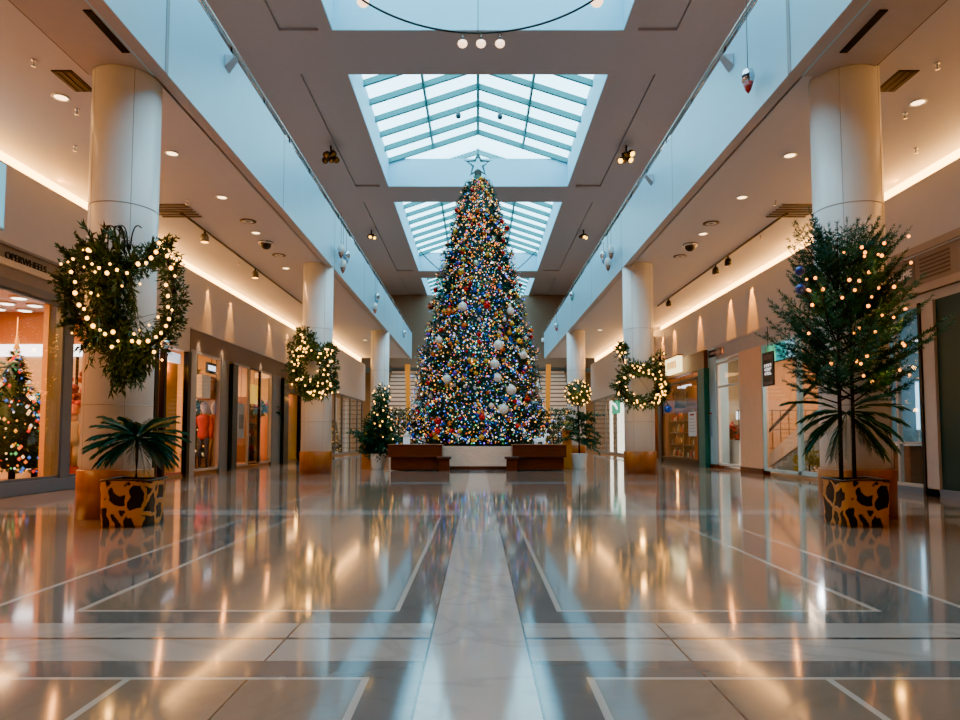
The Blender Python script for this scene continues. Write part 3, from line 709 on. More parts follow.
# low lit hedges beside the tree
for s, l in ((-1, 'low hedge with string lights beside the tree, potted bush side'), (1, 'low hedge with string lights beside the tree, ball topiary side')):
    h = thing('lit_hedge', l, 'hedge', (s * 2.25, 21.5, 0.655))
    st, lf = MB(), MB()
    for i in range(5): st.tube([(-.35 + i * .18, R.uniform(-.2, .2), 0), (-.35 + i * .18, R.uniform(-.2, .2), 1.1)], 0.015, 5)
    for i in range(1500):
        p = Vector((R.uniform(-.55, .75) if s > 0 else R.uniform(-.75, .55), R.uniform(-.35, .35), R.uniform(.02, 1.2)))
        leaf(lf, p, Vector((R.uniform(-1, 1), R.uniform(-1, 1), R.uniform(-.5, 1))), .1, .025)
    st.build('stems', bark_m, h); lf.build('foliage', olive_m, h)
    lm = MB()
    for i in range(90): lm.octa((R.uniform(-.7, .7), R.uniform(-.45, -.1), R.uniform(.05, 1.2)), R.choice([.018, .026]), lin(R.choice(['ffb040', 'ffd890', 'ff8a30', 'fff0d0', '6fa0ff'])))
    lm.build('fairy_bulbs', M_attr('hedge_bulbs', 1.6), h)['kind'] = 'stuff'
    h['kind'] = 'thing'
dm = M('white_lit_figure', 'e8f0f5', .5, emit='d0e8ff', es=0.25, sample=False)
d = thing('reindeer_figure', 'small glowing white reindeer figure beside the tree on the platform', 'figurine', (1.85, 19.6, 0.655)); d.scale = (.62, .62, .62)
MB().tube([(-.3, 0, .3), (-.1, 0, .34), (.1, 0, .33), (.22, 0, .36)], [.06, .09, .09, .07], 8).build('body', dm, d)
for x in (-.25, -.17, .13, .2): MB().tube([(x, 0.05 if x in (-.25, .13) else -.05, .3), (x, 0.05 if x in (-.25, .13) else -.05, 0)], [.03, .018], 6).build('leg', dm, d)
MB().tube([(.2, 0, .38), (.28, 0, .58), (.36, 0, .6), (.44, 0, .55)], [.06, .05, .05, .03], 8).build('head', dm, d)
for s in (-1, 1): MB().tube([(.29, s * .02, .62), (.26, s * .1, .76), (.32, s * .14, .86)], .012, 5).build('antler', dm, d)
d = thing('lantern', 'white lantern box on the platform beside the potted bush', 'lantern', (-2.1, 19.45, 0.655))
MB().box(-.11, .11, -.11, .11, 0, .04).build('base', wpot_m, d); MB().box(-.09, .09, -.09, .09, .04, .3).build('glass_body', dm, d)
MB().lathe([(.16, .3), (.03, .42), (.02, .46)], 4).build('roof', wpot_m, d)

# ------------------------------------------------------------------ carved wooden pots and what grows in them
def carved_pot(x, y, label):
    t = thing('carved_planter', label, 'planter', (x, y, 0))
    b = MB(); n = 32; vs = []
    zs_ = [0.0, .03, .12, .3, .42, .5]
    for z in zs_:
        for j in range(n):
            q = 2 * PI * j / n; cx, sx = math.cos(q), math.sin(q); e = 2 / 5.5; k = 0.255 + 0.03 * z + 0.006 * math.sin(5 * q + z * 20)
            vs.append((math.copysign(abs(cx) ** e, cx) * k, math.copysign(abs(sx) ** e, sx) * k, z))
    fs = [tuple(range(n))[::-1]]
    for i in range(len(zs_) - 1): fs += [(i * n + j, i * n + (j + 1) % n, (i + 1) * n + (j + 1) % n, (i + 1) * n + j) for j in range(n)]
    b.add(vs, fs, smooth=True); b.build('carved_shell', pot_m, t)
    s = MB(); s.lathe([(0.25, 0.46), (0.0, 0.48)], 24); s.build('soil', soil_m, t)
    r = MB(); pts = []
    for j in range(n):
        q = 2 * PI * j / n; cx, sx = math.cos(q), math.sin(q); e = 2 / 5.5; k = 0.268
        pts.append((math.copysign(abs(cx) ** e, cx) * k, math.copysign(abs(sx) ** e, sx) * k, .5 + .008 * math.sin(3 * q)))
    r.tube(pts, 0.014, 6, closed=True); r.build('rim', M('dark_rim', '3a2a1a', .5), t)
    return t
carved_pot(-3.83, 7.4, 'carved wooden planter with black openings holding the small palm'); carved_pot(4.2, 7.4, 'carved wooden planter with black openings holding the tall fir')

def palm(x, y, z, hgt, rad, nf, label, sw=1.0, parent=None):
    t = parent or thing('palm_plant', label, 'palm', (x, y, z))
    if not parent: MB().tube([(0, 0, 0), (0.005, 0, hgt * .5), (0, 0, hgt)], [0.02, 0.016, 0.02], 8).build('trunk', bark_m, t)
    for i in range(nf):
        q = i * 2.39996 + R.uniform(-.15, .15); el = (.95 if not parent else .45) - (1.35 if not parent else 1.1) * ((i + .5) / nf) + R.uniform(-.1, .1); L = rad * R.uniform(.85, 1.1)
        d = Vector((math.cos(q) * math.cos(el), math.sin(q) * math.cos(el) * sw, math.sin(el)))
        p = Vector((0, 0, hgt)); f = MB(); pts = [p.copy()]; n = 16
        for k in range(n):
            d = (d + Vector((0, 0, -.75 / n))).normalized(); p = p + d * L / n; pts.append(p.copy())
            sd = d.cross(Vector((0, 0, 1)))
            sd = sd.normalized() if sd.length > 1e-3 else Vector((1, 0, 0))
            if k > 1:
                for s in (1, -1):
                    v = (sd * s * .55 + d * 1.1 + Vector((0, 0, R.uniform(-.2, .05)))).normalized(); l = L * .36 * math.sin(PI * (k + 3) / (n + 6)) ** .7
                    w = sd.cross(v).normalized() * 0.004 + d * .009
                    f.add([p - w, p + w, p + v * l * .6 + w * .9, p + v * l + Vector((0, 0, -.02))], [(0, 1, 2), (0, 2, 3)])
        f.tube(pts, [0.005 * (1 - .8 * k / n) for k in range(n + 1)], 4)
        if parent: clamp_y(f, .33)
        f.build('frond', palm_m, t)
    return t
palm(-3.79, 7.35, 0.475, 0.47, 0.45, 54, 'small dark green palm growing in the carved planter by the near column')

# tall fir on two thin stems
ft = thing('fir_tree', 'tall dark fir on two thin stems rising from the carved planter', 'fir', (4.12, 7.38, 0.475))
a0, a1 = Vector((-.08, 0, 0)), Vector((-.05, 0, 2.6)); b0, b1 = Vector((.08, .02, 0)), Vector((.1, .02, 2.2))
MB().tube([a0, (-.07, 0, 1.2), a1], [.024, .02, .008], 8).build('stem', bark_m, ft); MB().tube([b0, (.085, .02, 1.2), b1], [.022, .018, .008], 8).build('stem', bark_m, ft)
nd, stx = MB(), MB()
lim = 0.27
for i in range(104):
    k = i / 103; z = 0.85 + k * 1.6
    q = i * 2.39996
    L = (0.98 - 0.38 * k) * R.uniform(.65, 1.1)
    if k < .12: L *= .7
    o = Vector((math.cos(q), math.sin(q) * .8, 0.22 + .55 * k))
    if o.y > 0: o.y *= .3
    base = (a0.lerp(a1, min(1, z / 2.7)) if i % 2 else b0.lerp(b1, min(1, z / 2.2)))
    base.z = z * 1.0
    bough(nd, stx, base, o, L, lim=lim, rise=.25 + .3 * k, tw=.3)
for s in (-1, 1):
    for i in range(3): bough(nd, stx, Vector((s * .05, 0, 1.75 + i * .22)), Vector((s * 1.0, -.2, .7)), .75, lim=lim, rise=.4, tw=.2)
clamp_y(nd, .36); clamp_y(stx, .35)
nd.build('needles', needle_m, ft); stx.build('branches', bark_m, ft)
# low palm fronds at the foot of the fir
palm(0, 0, 0, 0.76, 0.56, 22, '', .4, ft)
pp = [(880.0 + R.uniform(-30, 33), 235 + i * 6 + R.uniform(-5, 5)) for i in range(26)] + [(800 + R.uniform(-5, 25), 270 + R.uniform(0, 65)) for i in range(8)] + [(830 + R.uniform(0, 40), 245 + R.uniform(0, 130)) for i in range(10)]
string_lights('string_lights', 'warm string lights wound through the tall fir', [at(px, py, 6.98 + R.uniform(-.05, .1)) for px, py in pp], 0.016)
for o in list(bpy.data.objects):
    if o.parent and o.parent.get('label') == 'warm string lights wound through the tall fir':
        o.material_slots[0].link = 'OBJECT'; o.material_slots[0].material = M('amber_bulb_glass', 'ffb050', 0.3, emit='ff8c1e', es=6.0, sample=False)

# ------------------------------------------------------------------ wreaths on the columns
hw = [(71, 272), (75, 282), (75, 293), (79, 305), (84, 309), (87, 318), (93, 326), (100, 330), (105, 334), (113, 332), (118, 341), (132, 341), (139, 342), (148, 341), (156, 337), (161, 333), (166, 326), (169, 319), (168, 307), (168, 296), (166, 285), (171, 268), (167, 256), (159, 243), (156, 252), (151, 258), (146, 263), (138, 264), (127, 273), (117, 270), (107, 273), (99, 268), (92, 264), (87, 258)]
W = thing('heart_wreath', 'big heart-shaped leafy wreath with warm bulbs on the near column', 'wreath', at(118, 300, 7.62))
o0 = at(118, 300, 7.62)
path = [at(px, py, 7.58) - o0 for px, py in [(72, 285), (70, 300), (80, 320), (95, 337), (115, 348), (140, 350), (160, 340), (172, 322), (175, 300), (172, 275), (165, 250), (150, 256), (138, 266), (118, 272), (100, 262), (88, 252), (74, 262), (72, 285)]]
lf, st = MB(), MB()
leaf_cloud(lf, path, 0.15, 6800, .062, .011, .13)
leaf_cloud(lf, [at(px, py, 7.6) - o0 for px, py in [(98, 275), (104, 300), (114, 325), (124, 345)]], .13, 1500, .08, .013, .1)
leaf_cloud(lf, [at(px, py, 7.6) - o0 for px, py in [(120, 268), (124, 300), (126, 345), (126, 385)]], .07, 700, .1, .012, .07)
for i in range(46):                                        # loose sprays round the outside
    k = R.randrange(len(path) - 1); p = path[k]; d = p.normalized() + Vector((R.uniform(-.4, .4), R.uniform(-.5, -.1), R.uniform(-.2, .5)))
    leafy(lf, st, p, d, R.uniform(.1, .24), 7, .065, .011, .1)
st.tube(path, 0.02, 6)
clamp_y(lf, .14); clamp_y(st, .13)
st.build('ring_stem', bark_m, W); lf.build('foliage', olive_m, W)
lf, st = MB(), MB()
for i in range(34):                                        # drooping branches filling the middle and the tail below
    p = at(R.uniform(95, 132), R.uniform(250, 275), 7.55) - o0
    leafy(lf, st, p, Vector((R.uniform(-.25, .25), R.uniform(-.3, 0), .4 if i % 3 == 0 else -1)), .3 if i % 3 == 0 else R.uniform(.6, 1.1), 14, .1, .012, .5)
for i in range(26):
    p = at(R.uniform(108, 150), R.uniform(340, 352), 7.52) - o0
    leafy(lf, st, p, Vector((R.uniform(-.3, .3), R.uniform(-.2, 0), -1)), R.uniform(.25, .5), 9, .1, .012, .3)
for i in range(9):
    p = at(R.uniform(100, 135), 250, 7.52) - o0
    pts = [p + Vector((.12 * (i % 3 - 1) * (k / 8) ** 2, -.02, .28 * math.sin(k / 8 * 2.0))) for k in range(9)]
    st.tube(pts, .008, 5)
clamp_y(lf, .14); clamp_y(st, .13)
st.build('twigs', bark_m, W); lf.build('hanging_branches', olive_m, W)
hb = [at(px, py, 7.40) for px, py in hw]
string_lights('string_lights', 'warm round bulbs strung along the heart wreath', hb + [at(154, 352, 7.42), at(112, 347, 7.42), at(88, 250, 7.42)], 0.021)
string_lights('string_lights', 'fainter small bulbs scattered in the outer leaves of the heart wreath', [at(px, py, 7.44) for px, py in [(61, 264), (68, 262), (73, 259), (83, 250), (90, 251), (84, 267), (95, 272), (110, 264), (122, 286), (140, 284), (98, 295), (91, 293), (140, 330), (134, 334), (149, 325), (158, 317), (90, 345), (72, 333), (172, 310), (174, 264), (175, 276), (154, 352), (162, 360)]], 0.013)
def ring_path(cx, cy, rx, ry, Y, n=28, a0=0, a1=2 * PI):
    return [at(cx + rx * math.cos(a0 + (a1 - a0) * i / n), cy - ry * math.sin(a0 + (a1 - a0) * i / n), Y) for i in range(n + 1)]
def small_wreath(name, label, path, extra, c, th, n, nb, lights_label):
    w = thing(name, label, 'wreath', c)
    lf, st = MB(), MB()
    pl = [p - c for p in path]
    leaf_cloud(lf, pl, th, n, .11, .02, th * .7)
    for (px, py, k) in extra:
        q = at(px, py, c.y) - c; leaf_cloud(lf, [q, q + Vector((0, 0, .1))], k, 260, .11, .02, k * .7)
    for i in range(14):
        p = pl[R.randrange(len(pl))]; leafy(lf, st, p, p.normalized() + Vector((0, -.3, R.uniform(-.3, .3))), .28, 6, .09, .014, .1)
    st.tube(pl, .03, 6)
    clamp_y(lf, .22); clamp_y(st, .21)
    st.build('ring_stem', bark_m, w); lf.build('foliage', olive_m, w)
    bp = []
    for i in range(nb):
        p = path[int(i * (len(path) - 1) / nb)]; bp.append(p + Vector((R.uniform(-th, th) * .8, -th * .7 - .03, R.uniform(-th, th) * .8)))
    for (px, py, k) in extra: bp += [at(px + R.uniform(-5, 5), py + R.uniform(-6, 6), c.y - .18) for _ in range(5)]
    string_lights('string_lights', lights_label, bp, 0.021)
YW = 16.86
small_wreath('ring_wreath', 'round full wreath with pale centre on the second column', ring_path(312, 369, 16.5, 18, YW), [(304, 338, .22), (308, 345, .25), (296, 350, .2), (330, 352, .17), (323, 392, .2), (309, 395, .18), (333, 388, .14)], at(312, 369, YW), .24, 2600, 44, 'warm bulbs on the round wreath of the second column')
u = [at(px, py, YW) for px, py in [(620, 347), (622, 356), (626, 366), (634, 371), (646, 371), (655, 364), (660, 356)]] 
ring2 = ring_path(641, 386, 21, 17, YW)
small_wreath('garland_wreath', 'open lit garland wreath with upturned horns on the second column', ring2 + u[::-1] , [(660, 398, .15), (664, 390, .13), (622, 350, .12)], at(641, 386, YW), .17, 2600, 52, 'warm bulbs on the horned garland wreath')
for px, py, r, l in [(668, 409, .1, 'blue bauble hanging at the edge of the horned garland wreath')]:
    bauble('blue', '2450b8', .6, .2, at(px, py, YW - .1), r, l)
bauble('silver', 'c8ccd2', 1.0, .15, at(165, 344, 7.45), .055, 'silver bauble hanging under the heart wreath bulbs')
bauble('violetdark', '2d3f8a', .4, .3, at(800, 271, 7.0), .05, 'blue bauble in the upper branches of the tall fir'); bauble('violetdark', '2d3f8a', .4, .3, at(801, 289, 7.0), .055, 'blue bauble below the other in the tall fir')

for px, py in ((85, 270), (160, 270), (120, 345)): light('POINT', at(px, py, 7.22), 2.2, 'ffb450', .03)
for px, py in ((880, 260), (895, 320), (890, 375), (812, 300)): light('POINT', at(px, py, 6.75), 2.4, 'ffae40', .03)
for px, py in ((312, 350), (312, 398), (641, 368), (641, 410)): light('POINT', at(px, py, 16.35), 7, 'ffb450', .05)
light('POINT', at(378, 395, 19.1), 6, 'ffb450', .05); light('POINT', at(577, 395, 19.0), 6, 'ffb450', .05)

# ------------------------------------------------------------------ white pots by the benches
def white_pot(x, y, label):
    t = thing('white_pot', label, 'pot', (x, y, 0))
    MB().lathe([(.17, 0), (.18, .02), (.24, .44), (.25, .46), (.22, .46), (.21, .4)], 24).build('shell', wpot_m, t)
    MB().lathe([(.215, .40), (0, .42)], 20).build('soil', soil_m, t)
white_pot(-2.98, 19.7, 'white tapered pot holding the bushy plant by the bench'); white_pot(3.02, 19.7, 'white tapered pot holding the ball topiary by the bench')
b = thing('bushy_plant', 'dark bushy plant with a lit spire in the white pot', 'plant', (-2.98, 19.7, .41))
lf, st = MB(), MB()
for i in range(60):
    q = i * 2.4; d = Vector((math.cos(q), math.sin(q), R.uniform(.2, 1.4)))
    leafy(lf, st, Vector((0, 0, R.uniform(0, .3))), d, R.uniform(.5, 1.0), 12, .12, .026, .4)
leaf_cloud(lf, [Vector((0, 0, .25)), Vector((.02, 0, .9))], .45, 2200, .13, .03, .4)
leaf_cloud(lf, [Vector((.05, 0, 1.0)), Vector((.12, 0, 1.9))], .24, 1100, .11, .022, .24)
lf.build('foliage', M('bush_leaves', '1f4f3a', .5, var=.5, scale=9), b); st.tube([(0, 0, 0), (.1, 0, 1.9)], .02, 6); st.build('stems', bark_m, b)
string_lights('string_lights', 'warm bulbs on the spire of the bushy plant', [at(380 + 9 * math.sin(i * 1.3) + i * .2, 384 + i * 2.2, 19.38) for i in range(26)], .02)
b = thing('ball_topiary', 'round lit ball topiary above dark branches in the white pot', 'topiary', (3.02, 19.7, .41))
lf, st = MB(), MB()
for i in range(900):
    v = Vector((R.gauss(0, 1), R.gauss(0, 1), R.gauss(0, 1))).normalized()
    leaf(lf, Vector((-.04, 0, 1.84)) + v * R.uniform(.2, .38), v + Vector((R.uniform(-1, 1), R.uniform(-1, 1), R.uniform(-1, 1))) * .5, .09, .02)
lf.ball((-.04, 0, 1.84), .3, 16, 10)
lf.build('leaf_ball', olive_m, b)
lf = MB()
for i in range(44):
    q = i * 2.4; d = Vector((math.cos(q) * 1.1 + .25, math.sin(q), R.uniform(-.1, .7)))
    leafy(lf, st, Vector((0, 0, R.uniform(.35, 1.2))), d, R.uniform(.35, .75), 9, .13, .026, .5)
lf.build('skirt_leaves', MATS['bush_leaves'], b); st.tube([(0, 0, 0), (-.04, 0, 1.84)], .025, 6); st.build('stems', bark_m, b)
string_lights('string_lights', 'warm bulbs dotted over the ball topiary', [Vector((2.98, 19.7, 2.25)) + Vector((math.sin(i * 2.4) * math.sqrt(1 - (i / 20 - 1) ** 2), -abs(math.cos(i * 2.4)) * math.sqrt(1 - (i / 20 - 1) ** 2), i / 20 - 1)) * .4 for i in range(1, 40)], .019)
for x, h_, l in ((-3.36, .72, 'short orange wooden post beside the bushy plant'), (2.68, 1.12, 'tall orange wooden post beside the ball topiary')):
    t = thing('wooden_post', l, 'post', (x, 19.95, 0))
    MB().box(-.13, .13, -.13, .13, 0, h_).build('shaft', M_wood('glowing_orange_wood', 'd08a2c', 'a85e18', 2.0), t, .01); MB().box(-.145, .145, -.145, .145, h_, h_ + .03).build('cap', wood_m, t)
    light('POINT', (x, 19.6, h_ + .25), 6, 'ff9a3c', .05)
# ------------------------------------------------------------------ shops
GA = 12.55      # back of every shop
shop_ceil = M('shop_ceiling_paint', 'd8c4aa', .6)
for s, side in ((-1, 'left'), (1, 'right')):
    struct('ceiling_shops_' + side, MB().box(s * 7.5, s * 12.6, -8, 27.4, 3.7, 3.8).box(s * 6.7, s * 12.6, 27.4, YM, 3.7, 3.8), shop_ceil, 'ceiling inside the shops', 'ceiling')
orange_w = M('orange_shop_wall', 'c07c38', .6); warm_w = M('warm_shop_wall', 'd9b98a', .6); cool_w = M('cool_shop_wall', '7f9aa2', .5); pale_w = M('pale_shop_wall', 'e6ddd2', .55)
dkb = M('dark_brown_wall', '6b4426', .6)
def part_wall(s, y0, y1, m, x0=7.62): struct('wall_partition', MB().box(s * x0, s * GA, y0, y1, 0, 3.7), m, 'partition wall between two shops', 'wall')
def room_back(s, y0, y1, m): struct('wall_shop_back', MB().box(s * (GA - .6), s * GA, y0, y1, 0, 3.7), m, 'back wall of a shop', 'wall')
part_wall(-1, 14.4, 14.6, orange_w, 7.7); part_wall(-1, 19.45, 19.6, warm_w, 7.3); part_wall(-1, 25.0, 25.15, warm_w, 7.3); part_wall(-1, -2, -1.8, orange_w)
part_wall(1, 12.6, 12.75, cool_w, 7.7); part_wall(1, 21.3, 21.45, warm_w, 7.4); part_wall(1, 27.25, 27.39, dkb, 7.3); part_wall(1, -2, -1.8, cool_w)
room_back(-1, -1.8, 14.4, orange_w); room_back(-1, 14.6, 19.45, warm_w); room_back(-1, 19.6, 25.0, warm_w); room_back(-1, 25.15, YM, warm_w)
room_back(1, -1.8, 12.6, cool_w); room_back(1, 12.75, 21.3, pale_w); room_back(1, 21.45, 27.25, dkb); room_back(1, 27.4, YM, warm_w)
def alight(x, y, z, e, c, sx=1.5, sy=1.5): light('AREA', (x, y, z), e, c, sx, sy=sy, rot=(0, 0, 0))
alight(-9.8, 10.5, 3.6, 520, 'ffae5c', 2, 5); alight(-9.8, 4.5, 3.6, 420, 'ffae5c', 2, 5); alight(-9.2, 16.8, 3.6, 300, 'ffb668', 2, 3); alight(-9.2, 21.8, 3.6, 330, 'ffc080', 2, 4); alight(-9.0, 31, 3.6, 420, 'ffbe78', 3, 8)  # second lamp added out of view, to spill warm light on the near column
alight(9.8, 9.5, 3.6, 110, 'a8dcf0', 2, 5); alight(9.5, 16.5, 3.6, 420, 'ffd9b8', 3, 5); alight(9.0, 24, 3.6, 230, 'ffb060', 2, 4); alight(8.8, 31, 3.6, 420, 'ffdcb0', 3, 8)

wn = [5]
def glazing(X, y0, y1, z0, z1, label, mull=(), rails=(), fm=None, fw=0.05):
    """one shop window: frame + pane (+ mullions and rails), on the plane x = X"""
    s = 1 if X > 0 else -1
    w = thing('window_%d' % wn[0], label, 'window', (X, (y0 + y1) / 2, z0), None, 'structure'); wn[0] += 1
    fm = fm or dark_metal; h = z1 - z0; d = (y1 - y0) / 2
    f = MB(); f.box(-.04, .04, -d, -d + fw, 0, h); f.box(-.04, .04, d - fw, d, 0, h); f.box(-.04, .04, -d, d, 0, fw); f.box(-.04, .04, -d, d, h - fw, h)
    f.build('frame', fm, w)
    MB().box(-.006, .006, -d + fw, d - fw, fw, h - fw).build('pane', glass_m, w)
    for q in mull: MB().box(-.035, .035, q - (y0 + y1) / 2 - fw * .5, q - (y0 + y1) / 2 + fw * .5, fw, h - fw).build('mullion', fm, w)
    for z in rails: MB().box(-.03, .03, -d + fw, d - fw, z - z0 - fw * .4, z - z0 + fw * .4).build('transom', fm, w)
    return w
def post(X, y0, y1, z1, m, name='trim_post', dx=0.12, label='shopfront post'):
    s = 1 if X > 0 else -1
    return struct(name, MB().box(X - s * .05, X + s * dx, y0, y1, 0, z1), m, label, 'post')

# --- left near shop (toy trees)
XL = -7.6
struct('trim_sill', MB().box(XL - .1, XL + .06, -2, 13.9, 0, .22), blue_sill, 'blue-grey stone sill under the near shop window', 'sill', bevel=.01)
frame_blue = M('slate_frame', '5d646c', .4, metal=.3)
post(XL, 11.98, 12.22, 3.4, frame_blue, label='slate grey window post of the near shop'); post(XL, 7.2, 7.4, 3.4, frame_blue); post(XL, 13.75, 13.95, 3.4, frame_blue)
glazing(XL, 7.4, 11.98, .22, 3.36, 'large shop window in front of the decorated shop tree', fm=frame_blue); glazing(XL, 12.22, 13.75, .22, 3.36, 'narrow shop window beside the near column', fm=frame_blue); glazing(XL, -1.8, 7.2, .22, 3.36, 'shop window beside the viewpoint', fm=frame_blue)
struct('trim_pillar', MB().box(-8.15, -8.05, 12.28, 12.7, 0, 3.7), M('peach_pillar', 'd9a868', .5), 'peach inner pillar behind the shop window', 'pillar')
sg = thing('shop_fascia', 'taupe shop fascia with dark lettering over the near shop window', 'fascia', (XL, 6, 3.36))
MB().box(-.1, .04, -8, 7.95, 0, .68).build('board', M('taupe_board', '8a7d72', .5), sg)
MB().box(-.1, .1, -8, 7.95, .68, .82).build('lip', M('taupe_lip', '9d8c80', .5), sg)
MB().box(-.1, .07, -8, 7.95, 0, .14).build('bottom_rail', M('slate_rail', '6d6a6c', .4), sg)
pc = on_x(27.5, 263, XL + .06)
text('lettering', 'OPERWHEELS', .165, M('dark_green_letters', '1d231c', .5), sg, wall_text_matrix((XL + .045, pc.y, pc.z), 'L'), .01)
sf = MB().box(-12, -7.7, -1.8, 14.4, .0, .06); struct('floor_shop', sf, M_wood('shop_wood_floor', 'a9713a', '7c4a20', 2), 'wooden floor of the near shop', 'floor')
struct('trim_light_band', MB().box(-12, -7.8, 14.36, 14.395, 2.72, 2.98), M('white_light_band', 'ffffff', .5, emit='eaf4ff', es=4.0), 'bright white light band on the shop wall', 'light band')
struct('trim_white_wall', MB().box(-12, -7.8, 14.385, 14.399, .06, 2.72), M('white_shop_panel', 'd8d0c8', .5), 'white lower wall in the near shop', 'wall panel')
for px, py in [(19, 297), (7, 302.5), (35, 304.5), (25, 309.5), (-2, 308)]:
    p = on_z(px, py, 3.7)
    t = thing('ceiling_light', 'oval white ceiling light inside the near shop', 'ceiling light', p, 'oval ceiling lights in the near shop')
    MB().lathe([(.17, 0), (.17, -.03), (.15, -.035)], 20).build('rim', white, t); MB().lathe([(.15, -.03), (.1, -.045), (0, -.05)], 20).build('diffuser', M('white_diffuser', 'ffffff', .4, emit='fff2dc', es=5, sample=False), t)
def shop_tree(name, label, x, y, z, h, r, pal, nl, topper=None):
    t = thing(name, label, 'Christmas tree', (x, y, z))
    f = MB(); f.lathe([(r * .75, h * .12), (r * .45, h * .5), (.01, h)], 14)
    for i in range(1400):
        k = R.random() ** 1.5; zz = h * (.1 + .88 * k); q = R.uniform(0, 2 * PI); rr = r * (1 - k) * R.uniform(.8, 1.05) * (.85 + .2 * math.sin(k * 40)) + .02
        p = Vector((rr * math.cos(q), rr * math.sin(q), zz)); needle(f, p, Vector((math.cos(q), math.sin(q), R.uniform(-.5, .4))), .14, .02)
    f.build('foliage', tree_m, t); MB().tube([(0, 0, 0), (0, 0, h * .2)], .06, 8).build('trunk', bark_m, t)
    l = MB()
    for i in range(nl):
        k = R.random() ** 1.4; q = R.uniform(0, 2 * PI); rr = r * (1 - k) * 1.02 + .03
        l.octa((rr * math.cos(q), rr * math.sin(q), h * (.1 + .88 * k)), R.choice([.018, .026, .04]), lin(R.choice(pal)))
    l.build('fairy_bulbs', M_attr('shop_tree_bulbs', 1.1), t)['kind'] = 'stuff'
    return t
PALW = ['ff5a20', 'ffb030', 'e02818', 'ffe0a0', '3a70d0', '50c070', 'ffffff', 'ff8020']
def xy(px, Y): return (px - 478) * Y / F
p = Vector((xy(14, 12.6), 12.6, 0))
shop_tree('shop_tree', 'decorated tree with gold spire and blue bow inside the near shop', p.x, 12.6, .06, 2.6, .72, PALW, 420)
t = thing('gold_spire', 'thin gold spire on top of the shop tree', 'topper', (p.x, 12.6, 2.64)); MB().lathe([(.06, 0), (.03, .1), (.04, .14), (.012, .3), (.008, .62)], 10).build('spire', M('gold_glow', 'e8b860', .3, metal=.6, emit='ffb040', es=.8, sample=False), t)
t = thing('ribbon_bow', 'blue ribbon bow on the shop tree below its spire', 'bow', (p.x, 12.4, 2.3))
bm_ = M('blue_ribbon', '5b83a8', .4)
for s in (-1, 1):
    MB().tube([(0, 0, 0), (s * .12, -.03, .07), (s * .22, -.02, .05), (s * .2, -.02, -.05), (s * .05, 0, -.01)], [.02, .035, .03, .03, .015], 6).build('loop', bm_, t)
    MB().tube([(0, 0, 0), (s * .08, -.02, -.14), (s * .13, -.02, -.24)], [.02, .025, .015], 6).build('tail', bm_, t)
MB().ball((0, -.02, 0), .045, 10, 6).build('knot', bm_, t)
p = Vector((xy(37, 14.0), 0, 0))
shop_tree('shop_tree', 'slim tree with blue and green lights behind the decorated shop tree', p.x, 13.98, .06, 1.85, .34, ['2f80ff', '30c0e0', '30d090', '60f0ff', 'ffb040'], 320)
t = thing('nutcracker_figure', 'golden nutcracker figure with orange hat inside the narrow shop window', 'figurine', (xy(73, 13.35), 13.35, .06))
cream = M('cream_gold', 'e0b878', .4); 
MB().lathe([(.16, 0), (.16, .3)], 14).build('base', red_m, t)
for s in (-1, 1): MB().tube([(s * .06, 0, .3), (s * .065, 0, .75)], [.05, .06], 8).build('leg', cream, t); MB().tube([(s * .15, 0, 1.15), (s * .19, -.03, .85)], [.05, .04], 8).build('arm', cream, t)
MB().lathe([(.12, .72), (.16, .85), (.14, 1.0), (.17, 1.15), (.06, 1.22)], 14).build('body', cream, t); MB().ball((0, 0, 1.3), .1, 12, 8, 1.15).build('head', M('skin_wood', 'd9a070', .5), t); MB().lathe([(.13, 1.36), (.12, 1.38), (.11, 1.52), (.02, 1.56)], 14).build('hat', M('orange_hat', 'e0762a', .4), t)
t = thing('gift_box', 'red gift box beside the nutcracker', 'box', (xy(77, 12.7), 12.9, .06)); MB().box(-.14, .14, -.14, .14, 0, .22).build('carton', red_m, t, .005); MB().box(-.15, .15, -.15, .15, .2, .26).build('lid', red_m, t, .005); MB().box(-.155, .155, -.03, .03, 0.001, .265).build('ribbon', gold_m, t)
t = thing('bauble_garland', 'red and orange bauble tree above the nutcracker', 'garland', (xy(74, 13.9), 13.95, .06))
MB().tube([(0, 0, 0), (0, 0, 2.6)], .03, 6).build('pole', bark_m, t)
for i in range(46):
    MB().ball((R.uniform(-.32, .32), R.uniform(-.25, .15), 1.55 + R.uniform(0, .75)), R.uniform(.05, .09), 8, 6).build('ball', R.choice([red_m, MATS['orange_hat'], M('dark_red', '7a1512', .3)]), t)

# --- left middle shops
XM = -7.2
struct('wall_grey_bulkhead', MB().box(XM - .1, XM - .22, 13.95, 16.45, 3.06, 3.68).box(XM - .25, XM, 13.9, 14.55, 0, 3.68).box(XM - .1, XM, 14.55, 16.45, 3.06, 3.68), M('light_grey_wall', 'b9b1aa', .5), 'light grey wall above the amber display', 'wall')
dd = thing('door_1', 'tall amber glazed display door between dark frames', 'door', (XM, 15.5, 0), None, 'structure')
for a, b_ in ((14.55, 14.72), (14.98, 15.1), (16.2, 16.38)): MB().box(-.06, .06, a - 15.5, b_ - 15.5, 0, 3.06).build('frame', dark_metal, dd)
MB().box(-.22, -.2, -.5, .7, .1, 2.75).build('amber_panel', amber_m, dd); MB().box(-.01, .01, -.4, .7, .05, 3.0).build('pane', glass_m, dd)
MB().box(-.25, -.05, -.5, .7, 0, .1).build('red_threshold', red_m, dd); MB().box(-.18, -.1, -.35, .6, 2.75, 2.98).build('light_box', M('display_light', 'fff', .4) if 0 else M('display_light', 'e8e8f0', .4, emit='cfe0ff', es=1.2, sample=False), dd)
